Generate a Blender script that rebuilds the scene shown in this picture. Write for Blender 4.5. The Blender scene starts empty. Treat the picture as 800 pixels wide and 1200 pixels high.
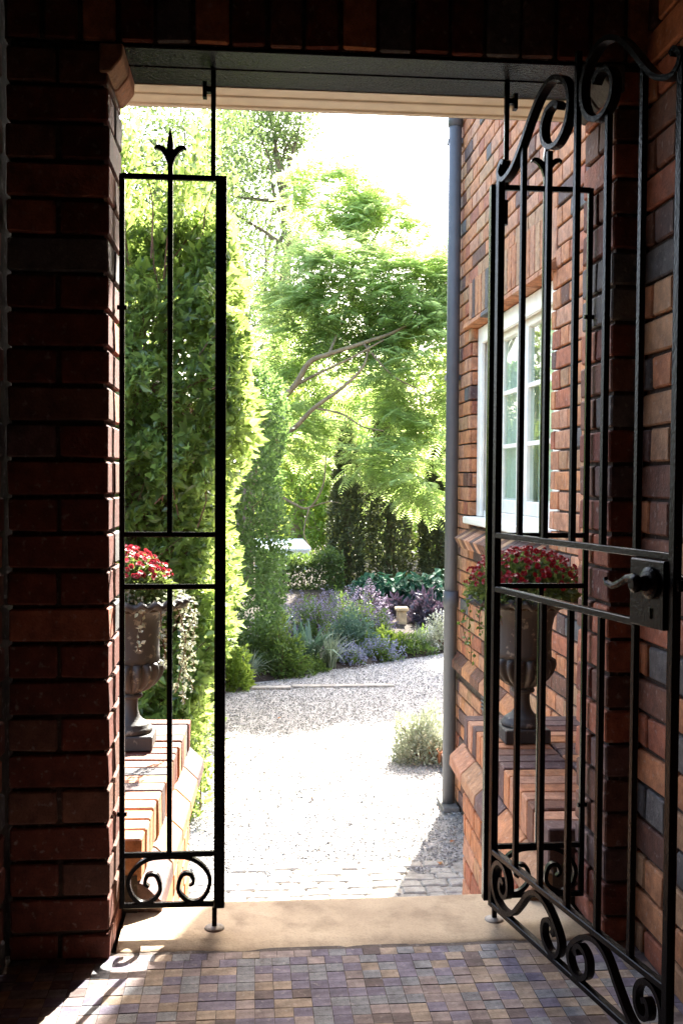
import bpy, bmesh, math, random
import numpy as np
from mathutils import Vector, Matrix
random.seed(7); rng = np.random.default_rng(11)
scene = bpy.context.scene
COL = scene.collection
PI = math.pi

# ------------------------------------------------------------------ camera
CAM = np.array([0.3301, -2.4581, 1.1364]); YAW, PITCH, ROLL, FPX = 0.0862, 0.0323, 0.0068, 1220.0
_d = np.array([math.sin(YAW)*math.cos(PITCH), math.cos(YAW)*math.cos(PITCH), -math.sin(PITCH)])
_r0 = np.array([math.cos(YAW), -math.sin(YAW), 0.0]); _u0 = np.cross(_r0, _d)
_r = math.cos(ROLL)*_r0 + math.sin(ROLL)*_u0; _u = -math.sin(ROLL)*_r0 + math.cos(ROLL)*_u0
cd = bpy.data.cameras.new('camera'); cam = bpy.data.objects.new('camera', cd); COL.objects.link(cam)
cam.matrix_world = Matrix(((_r[0], _u[0], -_d[0], CAM[0]), (_r[1], _u[1], -_d[1], CAM[1]), (_r[2], _u[2], -_d[2], CAM[2]), (0, 0, 0, 1)))
cd.sensor_fit = 'VERTICAL'; cd.sensor_height = 36; cd.sensor_width = 24; cd.lens = 36*FPX/1200
cd.clip_start = 0.02; cd.clip_end = 1500
scene.camera = cam
def at(px, py, Y):                    # a point of the place at depth Y along the sight line (picture 800 x 1200)
    v = _d + (px-400)/FPX*_r + (600-py)/FPX*_u
    return CAM + v*(Y-CAM[1])/v[1]
def project(P):
    v = np.asarray(P, float)-CAM; k = v@_d
    return 400+FPX*(v@_r)/k, 600-FPX*(v@_u)/k, k

# ------------------------------------------------------------------ light
SUN_AZ, SUN_EL = math.radians(19.8), math.radians(40.0)        # azimuth from +Y towards +X
world = bpy.data.worlds.new('World'); scene.world = world; world.use_nodes = True
wn = world.node_tree; bg = wn.nodes['Background']
sky = wn.nodes.new('ShaderNodeTexSky'); sky.sky_type = 'NISHITA'; sky.sun_disc = False
sky.sun_elevation = SUN_EL; sky.sun_rotation = SUN_AZ; sky.air_density = 1.0; sky.dust_density = 4.0; sky.ozone_density = 1.0
wn.links.new(sky.outputs[0], bg.inputs[0]); bg.inputs[1].default_value = 0.15
sd = bpy.data.lights.new('sun', 'SUN'); sun = bpy.data.objects.new('sun', sd); COL.objects.link(sun)
sd.energy = 5.0; sd.angle = math.radians(0.53); sd.color = (1.0, 0.95, 0.86)
sdir = Vector((math.sin(SUN_AZ)*math.cos(SUN_EL), math.cos(SUN_AZ)*math.cos(SUN_EL), math.sin(SUN_EL)))
sun.rotation_euler = sdir.to_track_quat('Z', 'Y').to_euler()
vs = scene.view_settings; vs.view_transform = 'Standard'; vs.look = 'None'; vs.exposure = 3.2; vs.gamma = 1.0
scene.render.engine = 'CYCLES'
cy = scene.cycles; cy.use_denoising = True; cy.denoising_prefilter = 'ACCURATE'; cy.max_bounces = 10; cy.diffuse_bounces = 6; cy.glossy_bounces = 4
cy.transmission_bounces = 6; cy.transparent_max_bounces = 8; cy.sample_clamp_indirect = 8.0

# ------------------------------------------------------------------ materials
M = {}
def nodes(name):
    m = bpy.data.materials.new(name); m.use_nodes = True; nt = m.node_tree
    return m, nt, nt.nodes['Principled BSDF'], nt.nodes['Material Output']
def N(nt, t, **kw):
    n = nt.nodes.new(t)
    for k, v in kw.items():
        if isinstance(k, str) and hasattr(n, k): setattr(n, k, v)
    return n
def ramp(nt, stops, interp='LINEAR'):
    r = nt.nodes.new('ShaderNodeValToRGB'); r.color_ramp.interpolation = interp
    el = r.color_ramp.elements
    while len(el) < len(stops): el.new(0.5)
    for e, (p, c) in zip(el, stops): e.position = p; e.color = (c[0], c[1], c[2], 1)
    return r
def noise(nt, scale, detail=4, coord='Object', rough=0.6):
    tc = N(nt, 'ShaderNodeTexCoord'); n = N(nt, 'ShaderNodeTexNoise')
    n.inputs['Scale'].default_value = scale; n.inputs['Detail'].default_value = detail; n.inputs['Roughness'].default_value = rough
    nt.links.new(tc.outputs[coord], n.inputs['Vector']); return n
def island(nt):                        # one value per loose piece and per object
    g = N(nt, 'ShaderNodeNewGeometry'); o = N(nt, 'ShaderNodeObjectInfo')
    a = N(nt, 'ShaderNodeMath', operation='ADD'); f = N(nt, 'ShaderNodeMath', operation='FRACT')
    nt.links.new(g.outputs['Random Per Island'], a.inputs[0]); nt.links.new(o.outputs['Random'], a.inputs[1])
    nt.links.new(a.outputs[0], f.inputs[0]); return f
def bump(nt, bs, src, strength=0.4, dist=0.004):
    b = N(nt, 'ShaderNodeBump'); b.inputs['Strength'].default_value = strength; b.inputs['Distance'].default_value = dist
    nt.links.new(src, b.inputs['Height']); nt.links.new(b.outputs[0], bs.inputs['Normal']); return b
def mixc(nt, a, b, fac, blend='MIX'):
    m = N(nt, 'ShaderNodeMix', data_type='RGBA', blend_type=blend)
    for s, v in ((6, a), (7, b), (0, fac)):
        if hasattr(v, 'links'): nt.links.new(v, m.inputs[s])
        elif s == 0: m.inputs[0].default_value = v
        else: m.inputs[s].default_value = (*v, 1)
    return m.outputs[2]

def masonry(name, ca, cb, rough=0.8, sc=28, speck=0.35, bstr=0.5, spec=0.3):
    m, nt, bs, out = nodes(name)
    isl = island(nt); r = ramp(nt, [(0, ca), (1, cb)]); nt.links.new(isl.outputs[0], r.inputs[0])
    n = noise(nt, sc, 6); r2 = ramp(nt, [(0.3, (0.62,)*3), (0.7, (1.25,)*3)]); nt.links.new(n.outputs[0], r2.inputs[0])
    c = mixc(nt, r.outputs[0], r2.outputs[0], 0.95, 'MULTIPLY')
    n2 = noise(nt, 260, 2); r3 = ramp(nt, [(0.36, (0.30,)*3), (0.48, (1,)*3)]); nt.links.new(n2.outputs[0], r3.inputs[0])
    c = mixc(nt, c, r3.outputs[0], speck, 'MULTIPLY')
    gp = N(nt, 'ShaderNodeNewGeometry'); n4 = N(nt, 'ShaderNodeTexNoise'); n4.inputs['Scale'].default_value = 13; n4.inputs['Detail'].default_value = 5; n4.inputs['Roughness'].default_value = 0.65
    nt.links.new(gp.outputs['Position'], n4.inputs['Vector']); r4 = ramp(nt, [(0.34, (0.55, 0.52, 0.52)), (0.52, (1, 1, 1)), (0.70, (1.22, 1.18, 1.12))]); nt.links.new(n4.outputs[0], r4.inputs[0])
    c = mixc(nt, c, r4.outputs[0], 0.65, 'MULTIPLY')
    n5 = N(nt, 'ShaderNodeTexNoise'); n5.inputs['Scale'].default_value = 55; n5.inputs['Detail'].default_value = 4; nt.links.new(gp.outputs['Position'], n5.inputs['Vector'])
    r5 = ramp(nt, [(0.60, (0, 0, 0)), (0.74, (1, 1, 1))]); nt.links.new(n5.outputs[0], r5.inputs[0])
    pale = mixc(nt, c, (0.5, 0.45, 0.40), 0.28); c = mixc(nt, c, pale, r5.outputs[0])
    nt.links.new(c, bs.inputs['Base Color']); bs.inputs['Roughness'].default_value = rough
    bs.inputs['Specular IOR Level'].default_value = spec
    nb = N(nt, 'ShaderNodeTexNoise'); nb.inputs['Scale'].default_value = 130; nb.inputs['Detail'].default_value = 6; nt.links.new(gp.outputs['Position'], nb.inputs['Vector']); bump(nt, bs, nb.outputs[0], bstr, 0.004)
    M[name] = m; return m
masonry('brick_orange', (0.46, 0.205, 0.092), (0.41, 0.165, 0.075))
masonry('brick_salmon', (0.45, 0.235, 0.140), (0.40, 0.185, 0.100))
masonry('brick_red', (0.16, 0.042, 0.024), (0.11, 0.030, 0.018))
masonry('brick_rust', (0.36, 0.125, 0.065), (0.28, 0.095, 0.052))
masonry('brick_brown', (0.17, 0.075, 0.046), (0.12, 0.053, 0.035))
masonry('brick_plum', (0.14, 0.080, 0.070), (0.095, 0.057, 0.050))
masonry('brick_blue', (0.085, 0.080, 0.080), (0.13, 0.122, 0.115))
masonry('brick_tan', (0.42, 0.245, 0.130), (0.33, 0.18, 0.095))
masonry('mortar', (0.085, 0.060, 0.045), (0.060, 0.040, 0.030), rough=0.95)
masonry('tile_tan', (0.218, 0.166, 0.125), (0.288, 0.228, 0.177), rough=0.8, sc=40, speck=0.2, bstr=0.25, spec=0.12)
masonry('tile_pink', (0.192, 0.151, 0.143), (0.250, 0.202, 0.189), rough=0.8, sc=40, speck=0.2, bstr=0.25, spec=0.12)
masonry('tile_grey', (0.160, 0.161, 0.173), (0.224, 0.224, 0.233), rough=0.8, sc=40, speck=0.4, bstr=0.25, spec=0.12)
masonry('tile_mauve', (0.115, 0.100, 0.134), (0.166, 0.146, 0.187), rough=0.8, sc=40, speck=0.15, bstr=0.25, spec=0.12)
masonry('tile_brown', (0.102, 0.077, 0.074), (0.141, 0.109, 0.102), rough=0.8, sc=40, speck=0.15, bstr=0.25, spec=0.12)
masonry('grout', (0.085, 0.068, 0.058), (0.095, 0.076, 0.065), rough=0.95)
masonry('paver', (0.36, 0.34, 0.30), (0.45, 0.42, 0.37), rough=0.9, sc=20)
masonry('pebble', (0.15, 0.145, 0.14), (0.54, 0.52, 0.49), rough=0.85, sc=60, speck=0.2, bstr=0.2)
masonry('soil', (0.036, 0.026, 0.018), (0.042, 0.030, 0.020), rough=1.0, sc=9)
masonry('pale_stone', (0.36, 0.33, 0.28), (0.40, 0.36, 0.31), rough=0.85, sc=12)
masonry('sandstone', (0.50, 0.38, 0.22), (0.52, 0.40, 0.24), rough=0.85, sc=14)
masonry('cement', (0.17, 0.165, 0.155), (0.18, 0.175, 0.165), rough=0.9, sc=10)
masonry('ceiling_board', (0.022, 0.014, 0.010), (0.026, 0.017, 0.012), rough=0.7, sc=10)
masonry('roof_tile', (0.20, 0.09, 0.06), (0.24, 0.11, 0.07), rough=0.8, sc=10)
masonry('bark', (0.13, 0.095, 0.065), (0.16, 0.12, 0.085), rough=0.95, sc=14)
masonry('bark_pale', (0.20, 0.155, 0.085), (0.23, 0.18, 0.10), rough=0.9, sc=9)
masonry('twig', (0.16, 0.075, 0.045), (0.11, 0.06, 0.035), rough=0.9, sc=30)

def m_step():
    m, nt, bs, out = nodes('threshold_stone')
    n = noise(nt, 3.2, 6); r = ramp(nt, [(0.30, (0.30, 0.215, 0.13)), (0.55, (0.43, 0.325, 0.205)), (0.75, (0.50, 0.39, 0.26))])
    nt.links.new(n.outputs[0], r.inputs[0])
    n2 = noise(nt, 180, 3); r2 = ramp(nt, [(0.30, (0.55,)*3), (0.5, (1,)*3)]); nt.links.new(n2.outputs[0], r2.inputs[0])
    c = mixc(nt, r.outputs[0], r2.outputs[0], 0.5, 'MULTIPLY')
    n3 = noise(nt, 9, 5); r3 = ramp(nt, [(0.36, (0.42, 0.37, 0.32)), (0.50, (1,)*3)]); nt.links.new(n3.outputs[0], r3.inputs[0])
    c = mixc(nt, c, r3.outputs[0], 0.5, 'MULTIPLY')
    nt.links.new(c, bs.inputs['Base Color']); bs.inputs['Roughness'].default_value = 0.8
    nb = noise(nt, 60, 6); bump(nt, bs, nb.outputs[0], 0.5, 0.004); M['threshold_stone'] = m
m_step()
def m_paint(name, col, rough=0.35, bscale=90, bstr=0.25, spec=0.5, chip_glint=None, csc=110, cth=0.66):
    m, nt, bs, out = nodes(name)
    c = N(nt, 'ShaderNodeRGB'); c.outputs[0].default_value = (*col, 1); c = c.outputs[0]
    n = noise(nt, 14, 5); r = ramp(nt, [(0.3, (0.8,)*3), (0.7, (1.1,)*3)]); nt.links.new(n.outputs[0], r.inputs[0])
    c = mixc(nt, c, r.outputs[0], 0.6, 'MULTIPLY')
    if chip_glint:
        n2 = noise(nt, csc, 5); r2 = ramp(nt, [(cth, (0,)*3), (cth+0.06, (1,)*3)]); nt.links.new(n2.outputs[0], r2.inputs[0])
        c = mixc(nt, c, chip_glint, r2.outputs[0])
    nt.links.new(c, bs.inputs['Base Color']); bs.inputs['Roughness'].default_value = rough
    bs.inputs['Specular IOR Level'].default_value = spec
    nb = noise(nt, bscale, 4); bump(nt, bs, nb.outputs[0], bstr, 0.003); M[name] = m
m_paint('black_paint', (0.0018, 0.0018, 0.0021), 0.24, 160, 0.45, 0.10, (0.022, 0.015, 0.010))
m_paint('black_beam', (0.0030, 0.0030, 0.0030), 0.20, 110, 0.9, 0.09, (0.10, 0.095, 0.085))  # pale specks in the colour imitate glints on the glossy soffit
m_paint('cream_paint', (0.79, 0.735, 0.54), 0.5, 30, 0.15)
m_paint('white_paint', (0.82, 0.79, 0.71), 0.4, 30, 0.1)
m_paint('grey_pipe', (0.085, 0.090, 0.100), 0.5, 20, 0.1)
m_paint('urn_iron', (0.040, 0.037, 0.034), 0.62, 45, 0.6, 0.4, (0.15, 0.14, 0.11), 26, 0.58)
m_paint('curtain', (0.80, 0.79, 0.70), 0.9, 20, 0.1)
m_paint('white_wall', (0.78, 0.78, 0.76), 0.8, 20, 0.1)
m_paint('dark_glass', (0.02, 0.025, 0.03), 0.05, 5, 0.02)
def m_glass():
    m, nt, bs, out = nodes('window_glass')
    t = N(nt, 'ShaderNodeBsdfTransparent'); g = N(nt, 'ShaderNodeBsdfGlossy'); g.inputs['Roughness'].default_value = 0.02
    f = N(nt, 'ShaderNodeFresnel'); f.inputs[0].default_value = 1.52; x = N(nt, 'ShaderNodeMixShader')
    t.inputs[0].default_value = (0.86, 0.92, 0.88, 1)
    gm = N(nt, 'ShaderNodeNewGeometry'); iv = N(nt, 'ShaderNodeMath', operation='SUBTRACT'); iv.inputs[0].default_value = 1.0; nt.links.new(gm.outputs['Backfacing'], iv.inputs[1])
    mu = N(nt, 'ShaderNodeMath', operation='MULTIPLY'); nt.links.new(f.outputs[0], mu.inputs[0]); nt.links.new(iv.outputs[0], mu.inputs[1])
    nt.links.new(mu.outputs[0], x.inputs[0]); nt.links.new(t.outputs[0], x.inputs[1]); nt.links.new(g.outputs[0], x.inputs[2])
    nt.links.new(x.outputs[0], out.inputs[0]); M['window_glass'] = m
m_glass()
def leafm(name, dark, light, trans, tfac=0.42, rough=0.45, spec=0.35):
    m, nt, bs, out = nodes(name)
    isl = island(nt); r = ramp(nt, [(0, dark), (0.75, light), (1, tuple(min(1, 1.3*v) for v in light))]); nt.links.new(isl.outputs[0], r.inputs[0])
    nt.links.new(r.outputs[0], bs.inputs['Base Color']); bs.inputs['Roughness'].default_value = rough; bs.inputs['Specular IOR Level'].default_value = spec
    t = N(nt, 'ShaderNodeBsdfTranslucent'); rt = ramp(nt, [(0, tuple(0.6*v for v in trans)), (1, trans)]); nt.links.new(isl.outputs[0], rt.inputs[0])
    nt.links.new(rt.outputs[0], t.inputs[0]); x = N(nt, 'ShaderNodeMixShader'); x.inputs[0].default_value = tfac
    nt.links.new(bs.outputs[0], x.inputs[1]); nt.links.new(t.outputs[0], x.inputs[2]); nt.links.new(x.outputs[0], out.inputs[0]); M[name] = m
leafm('leaf_hedge', (0.035, 0.060, 0.015), (0.12, 0.175, 0.038), (0.40, 0.54, 0.12), 0.47, 0.32, 0.5)
leafm('leaf_fine', (0.038, 0.078, 0.026), (0.095, 0.155, 0.050), (0.22, 0.36, 0.09), 0.45)
leafm('leaf_jacaranda', (0.085, 0.140, 0.045), (0.15, 0.215, 0.075), (0.57, 0.72, 0.25), 0.78)
leafm('leaf_gum', (0.055, 0.085, 0.036), (0.10, 0.14, 0.050), (0.22, 0.32, 0.09), 0.42)
leafm('leaf_lime', (0.08, 0.15, 0.025), (0.13, 0.22, 0.035), (0.42, 0.54, 0.08), 0.55)
leafm('leaf_conifer', (0.035, 0.045, 0.020), (0.080, 0.090, 0.040), (0.12, 0.14, 0.04), 0.3)
leafm('leaf_shrub', (0.045, 0.090, 0.025), (0.09, 0.150, 0.035), (0.20, 0.30, 0.05), 0.35)
leafm('leaf_darkhedge', (0.028, 0.055, 0.016), (0.075, 0.115, 0.032), (0.16, 0.24, 0.05), 0.35)
leafm('leaf_teal', (0.016, 0.065, 0.045), (0.034, 0.105, 0.068), (0.06, 0.18, 0.09), 0.3, 0.6, 0.2)
leafm('leaf_strap', (0.06, 0.12, 0.085), (0.11, 0.18, 0.13), (0.15, 0.25, 0.14), 0.3)
leafm('leaf_silver', (0.13, 0.17, 0.11), (0.24, 0.28, 0.19), (0.22, 0.28, 0.15), 0.3)
leafm('leaf_pale', (0.28, 0.31, 0.21), (0.45, 0.47, 0.36), (0.34, 0.38, 0.24), 0.25)
leafm('leaf_purple', (0.035, 0.034, 0.048), (0.085, 0.080, 0.105), (0.09, 0.05, 0.08), 0.2)
leafm('petal_violet', (0.13, 0.115, 0.175), (0.24, 0.215, 0.29), (0.21, 0.18, 0.28), 0.35)
leafm('petal_mauve', (0.24, 0.20, 0.27), (0.38, 0.33, 0.40), (0.32, 0.26, 0.34), 0.35)
leafm('petal_blue', (0.14, 0.155, 0.24), (0.24, 0.255, 0.35), (0.22, 0.24, 0.33), 0.35)
leafm('petal_crimson', (0.17, 0.004, 0.010), (0.30, 0.008, 0.016), (0.34, 0.008, 0.015), 0.25)
leafm('petal_rose', (0.33, 0.05, 0.07), (0.52, 0.12, 0.14), (0.55, 0.10, 0.12), 0.35)
leafm('petal_scarlet', (0.26, 0.012, 0.022), (0.42, 0.035, 0.05), (0.42, 0.03, 0.05), 0.3)
leafm('petal_white', (0.6, 0.6, 0.55), (0.75, 0.75, 0.7), (0.6, 0.6, 0.5), 0.3)
leafm('leaf_mum', (0.045, 0.075, 0.022), (0.10, 0.15, 0.045), (0.24, 0.32, 0.07), 0.35)
leafm('leaf_dry', (0.30, 0.10, 0.03), (0.38, 0.16, 0.05), (0.4, 0.15, 0.04), 0.25)

# ------------------------------------------------------------------ helpers
def link(o, parent=None):
    COL.objects.link(o)
    if parent is not None: o.parent = parent
    return o
def tag(o, label=None, cat=None, group=None, kind=None):
    if label: o['label'] = label
    if cat: o['category'] = cat
    if group: o['group'] = group
    if kind: o['kind'] = kind
    return o
def empty(name, loc=(0, 0, 0), rz=0, **kw):
    o = bpy.data.objects.new(name, None); o.empty_display_size = 0.1
    o.location = loc; o.rotation_euler = (0, 0, rz); link(o); return tag(o, **kw)
def mesh_np(name, V, F, mat, parent=None, smooth=False, midx=None, mats=None):
    V = np.asarray(V, np.float32); F = np.asarray(F, np.int32); k = F.shape[1]
    me = bpy.data.meshes.new(name); me.vertices.add(len(V)); me.vertices.foreach_set('co', V.ravel())
    me.loops.add(F.size); me.loops.foreach_set('vertex_index', F.ravel())
    me.polygons.add(len(F)); me.polygons.foreach_set('loop_start', np.arange(0, F.size, k, dtype=np.int32))
    for mm in (mats or [mat]): me.materials.append(M[mm])
    if midx is not None: me.polygons.foreach_set('material_index', np.asarray(midx, np.int32))
    me.polygons.foreach_set('use_smooth', np.full(len(F), bool(smooth)))
    me.update(calc_edges=True); me.validate()
    return link(bpy.data.objects.new(name, me), parent)
class MB:
    def __init__(s): s.v = []; s.f = []
    def add(s, v, f):
        b = len(s.v); s.v += [tuple(p) for p in v]; s.f += [tuple(i+b for i in q) for q in f]; return s
    def box(s, x0, x1, y0, y1, z0, z1):
        return s.add([(x0, y0, z0), (x1, y0, z0), (x1, y1, z0), (x0, y1, z0), (x0, y0, z1), (x1, y0, z1), (x1, y1, z1), (x0, y1, z1)],
                     [(3, 2, 1, 0), (4, 5, 6, 7), (0, 1, 5, 4), (1, 2, 6, 5), (2, 3, 7, 6), (3, 0, 4, 7)])
    def prism(s, poly, axis, a, b):           # polygon extruded along an axis: 'x' poly=(y,z), 'y' poly=(x,z), 'z' poly=(x,y)
        mk = {'x': lambda p, t: (t, p[0], p[1]), 'y': lambda p, t: (p[0], t, p[1]), 'z': lambda p, t: (p[0], p[1], t)}[axis]
        n = len(poly); v = [mk(p, a) for p in poly]+[mk(p, b) for p in poly]
        f = [tuple(range(n)), tuple(range(2*n-1, n-1, -1))]+[(i, i+n, (i+1) % n+n, (i+1) % n) for i in range(n)]
        return s.add(v, f)
    def tube(s, pts, rad, k=8, cap=True):
        pts = [Vector(p) for p in pts]; n = len(pts); b = len(s.v); up = None
        for i, p in enumerate(pts):
            t = (pts[min(i+1, n-1)]-pts[max(i-1, 0)]).normalized()
            if up is None: up = t.orthogonal().normalized()
            up = (up-t*up.dot(t)).normalized(); w = t.cross(up)
            r = rad[i] if hasattr(rad, '__len__') else rad
            for j in range(k):
                a = 2*PI*j/k; s.v.append(tuple(p+(up*math.cos(a)+w*math.sin(a))*r))
        for i in range(n-1):
            for j in range(k): s.f.append((b+i*k+j, b+i*k+(j+1) % k, b+(i+1)*k+(j+1) % k, b+(i+1)*k+j))
        if cap: s.f.append(tuple(b+j for j in range(k-1, -1, -1))); s.f.append(tuple(b+(n-1)*k+j for j in range(k)))
        return s
    def lathe(s, prof, k=32, c=(0, 0, 0), mod=None):
        b = len(s.v); n = len(prof)
        for i, (r, z) in enumerate(prof):
            for j in range(k):
                a = 2*PI*j/k; rr, dz = (r, 0) if mod is None else mod(i, r, z, a)
                s.v.append((c[0]+rr*math.cos(a), c[1]+rr*math.sin(a), c[2]+z+dz))
        for i in range(n-1):
            for j in range(k): s.f.append((b+i*k+j, b+i*k+(j+1) % k, b+(i+1)*k+(j+1) % k, b+(i+1)*k+j))
        s.f.append(tuple(b+j for j in range(k-1, -1, -1))); s.f.append(tuple(b+(n-1)*k+j for j in range(k)))
        return s
    def build(s, name, mat, parent=None, smooth=False, bev=0, loc=None):
        me = bpy.data.meshes.new(name); me.from_pydata(s.v, [], s.f)
        bm = bmesh.new(); bm.from_mesh(me); bmesh.ops.recalc_face_normals(bm, faces=bm.faces)
        if bev: bmesh.ops.bevel(bm, geom=list(bm.edges), offset=bev, segments=1, affect='EDGES', clamp_overlap=True)
        bm.to_mesh(me); bm.free(); me.materials.append(M[mat])
        if smooth: me.polygons.foreach_set('use_smooth', np.ones(len(me.polygons), bool))
        o = link(bpy.data.objects.new(name, me), parent)
        if loc is not None: o.location = loc
        return o
def smooth_curve(pts, n=8):                    # Catmull-Rom through the points
    P = [np.array(p, float) for p in pts]; P = [2*P[0]-P[1]]+P+[2*P[-1]-P[-2]]; out = []
    for i in range(1, len(P)-2):
        for k in range(n):
            t = k/n; a, b, c, d = P[i-1:i+3]
            out.append(0.5*((2*b)+(-a+c)*t+(2*a-5*b+4*c-d)*t*t+(-a+3*b-3*c+d)*t**3))
    out.append(P[-2]); return out

# --- bricks
BCACHE = {}
def brick_mesh(l, d, h, name='brick', bev=0.0042, jit=0.0020, nv=4):
    key = (name, round(l, 3), round(d, 3), round(h, 3), random.randrange(nv))
    if key in BCACHE: return BCACHE[key]
    bm = bmesh.new(); bmesh.ops.create_cube(bm, size=1.0)
    for v in bm.verts: v.co = Vector((v.co.x*l, v.co.y*d, v.co.z*h))+Vector([random.uniform(-jit, jit) for _ in range(3)])
    if bev: bmesh.ops.bevel(bm, geom=list(bm.edges), offset=bev, segments=1, affect='EDGES')
    me = bpy.data.meshes.new(name); bm.to_mesh(me); bm.free(); me.materials.append(M['brick_orange']); BCACHE[key] = me
    return me
def piece(me, mat, parent, loc, rz=0.0, name='brick', rot=None):
    o = bpy.data.objects.new(name, me); link(o, parent); o.location = loc; o.rotation_euler = rot or (0, 0, rz)
    o.material_slots[0].link = 'OBJECT'; o.material_slots[0].material = M[mat]; return o
HOUSE_MIX = (['brick_orange']*46+['brick_salmon']*24+['brick_rust']*14+['brick_brown']*5+['brick_plum']*6+['brick_blue']*4+['brick_tan']*12)
SHADE_MIX = ['brick_red']*34+['brick_rust']*16+['brick_brown']*20+['brick_plum']*8+['brick_blue']*8  # mostly dark kinds, red darkened further; porch shade put into brick colour
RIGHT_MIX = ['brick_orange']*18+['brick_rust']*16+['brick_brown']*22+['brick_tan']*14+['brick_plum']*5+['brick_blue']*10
CAP_MIX = (['brick_orange']*12+['brick_salmon']*20+['brick_brown']*12+['brick_plum']*16+['brick_tan']*10+['brick_red']*8+['brick_blue']*4)
COURSE = 0.0857
def joined(name, items, parent):               # items: (mesh, mat, loc, rz) gathered in one part
    V = []; polys = []; mi = []; names = sorted({i[1] for i in items}); nv = 0; loops = []; starts = []; cnt = 0
    for me, mat, loc, rz in items:
        co = np.empty(len(me.vertices)*3, np.float32); me.vertices.foreach_get('co', co); co = co.reshape(-1, 3)
        c, s = math.cos(rz), math.sin(rz); R = np.array([[c, -s, 0], [s, c, 0], [0, 0, 1]])
        V.append(co@R.T+np.array(loc))
        for p in me.polygons:
            starts.append(cnt); loops += [nv+i for i in p.vertices]; cnt += len(p.vertices); mi.append(names.index(mat))
        nv += len(co)
    V = np.concatenate(V).astype(np.float32); me = bpy.data.meshes.new(name)
    me.vertices.add(len(V)); me.vertices.foreach_set('co', V.ravel()); me.loops.add(len(loops)); me.loops.foreach_set('vertex_index', np.array(loops, np.int32))
    me.polygons.add(len(starts)); me.polygons.foreach_set('loop_start', np.array(starts, np.int32))
    for nme in names: me.materials.append(M[nme])
    me.polygons.foreach_set('material_index', np.array(mi, np.int32)); me.polygons.foreach_set('use_smooth', np.zeros(len(starts), bool)); me.update(calc_edges=True); me.validate()
    o = link(bpy.data.objects.new(name, me), parent); o['kind'] = 'stuff'; return o
def brick_face(parent, org, ang, L, zb, k0, k1, holes=(), mix=HOUSE_MIX, limit=300, vis=None, depth=0.10, phase=0, start=0.0):
    u = np.array([math.cos(ang), math.sin(ang), 0]); n = np.array([math.sin(ang), -math.cos(ang), 0]); items = []
    for k in range(k0, k1):
        zc = zb+k*COURSE+0.038; t = -0.36+(0.18 if (k+phase) % 2 else 0.0)+start; segs = []
        while t < L:
            for w in (0.23, 0.11):
                segs.append((max(t, 0), min(t+w, L))); t += w+0.01
        for a, b in segs:
            parts = [(a, b)]
            for h0, h1, hz0, hz1 in holes:
                if hz0 < zc < hz1:
                    q = []
                    for x, y in parts:
                        if y <= h0 or x >= h1: q.append((x, y)); continue
                        if x < h0: q.append((x, h0))
                        if y > h1: q.append((h1, y))
                    parts = q
            for x, y in parts:
                if y-x < 0.02: continue
                c = np.array([org[0], org[1], 0])+u*(x+y)/2+n*(random.uniform(-0.0018, 0.0018)-depth/2); c[2] = zc
                me = brick_mesh(y-x, depth, 0.076); cw = c+np.array(parent.location); px, py, kz = project(cw+n*depth/2)
                ok = kz > 0.1 and -30 < px < 830 and -30 < py < 1230 and (vis is None or vis(px, py))
                area = (y-x)*abs(float(np.dot(cw-CAM, n)))/max(kz, 0.1)**3 if ok else -1
                items.append((area, me, random.choice(mix), tuple(c), ang))
    items.sort(key=lambda i: -i[0]); rest = []
    for j, (a, me, mat, c, rz) in enumerate(items):
        if a > 0 and j < limit: piece(me, mat, parent, c, rz)
        else: rest.append((me, mat, c, rz))
    if rest: joined('brickwork', rest, parent)

# ================================================================== SETTING
GZ = -0.92                                     # garden level; the porch floor is 0
def grid_sheet(name, x0, x1, y0, y1, z, mat, nx=2, ny=2, fz=None, parent=None):
    xs = np.linspace(x0, x1, nx); ys = np.linspace(y0, y1, ny); X, Y = np.meshgrid(xs, ys); Z = np.full_like(X, z) if fz is None else fz(X, Y)
    V = np.stack([X.ravel(), Y.ravel(), Z.ravel()], 1); i = np.arange((ny-1)*(nx-1)); r, c = i//(nx-1), i % (nx-1); a = r*nx+c
    return mesh_np(name, V, np.stack([a, a+1, a+nx+1, a+nx], 1), mat, parent, smooth=True)
g = grid_sheet('ground', -300, 300, -60, 600, GZ-0.02, 'soil', 3, 3); tag(g, kind='structure')

# porch floor with mosaic tiles
TP = 0.0412
pf = MB().box(-0.30, 1.30, -4.9, 0.034, -0.25, -0.0016).build('porch_floor', 'grout'); tag(pf, kind='structure')
tmix = ['tile_tan']*8+['tile_pink']*7+['tile_grey']*8+['tile_mauve']*8+['tile_brown']*3
tiles = []
row = 0; y = 0.015
while y > -2.3:
    h = 0.0392 if row else 0.036
    x = -0.235+(0.0 if row else 0.012)
    while x < 1.27:
        w = TP*(2 if row and random.random() < 0.006 else 1)
        xx = min(x+w, 1.268)
        if xx-x > 0.012:
            c = ((x+xx)/2, y-h/2, -0.0075+random.uniform(-0.0008, 0.0008)); p = project(c)
            tiles.append((p[2] if (p[2] > 0.3 and -30 < p[0] < 830 and p[1] < 1230) else 99, xx-x-0.0010, h-0.0010, c))
        x += w
    y -= h; row += 1
tiles.sort(key=lambda t: t[0]); rest = []
for j, (kz, w, h, c) in enumerate(tiles):
    me = brick_mesh(round(w, 3), round(h, 3), 0.014, 'tile', 0.0006, 0.0004)
    if kz < 99 and j < 320: piece(me, random.choice(tmix), pf, c, 0, 'tile')
    else: rest.append((me, random.choice(tmix), c, 0))
joined('tilework', rest, pf)

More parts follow.
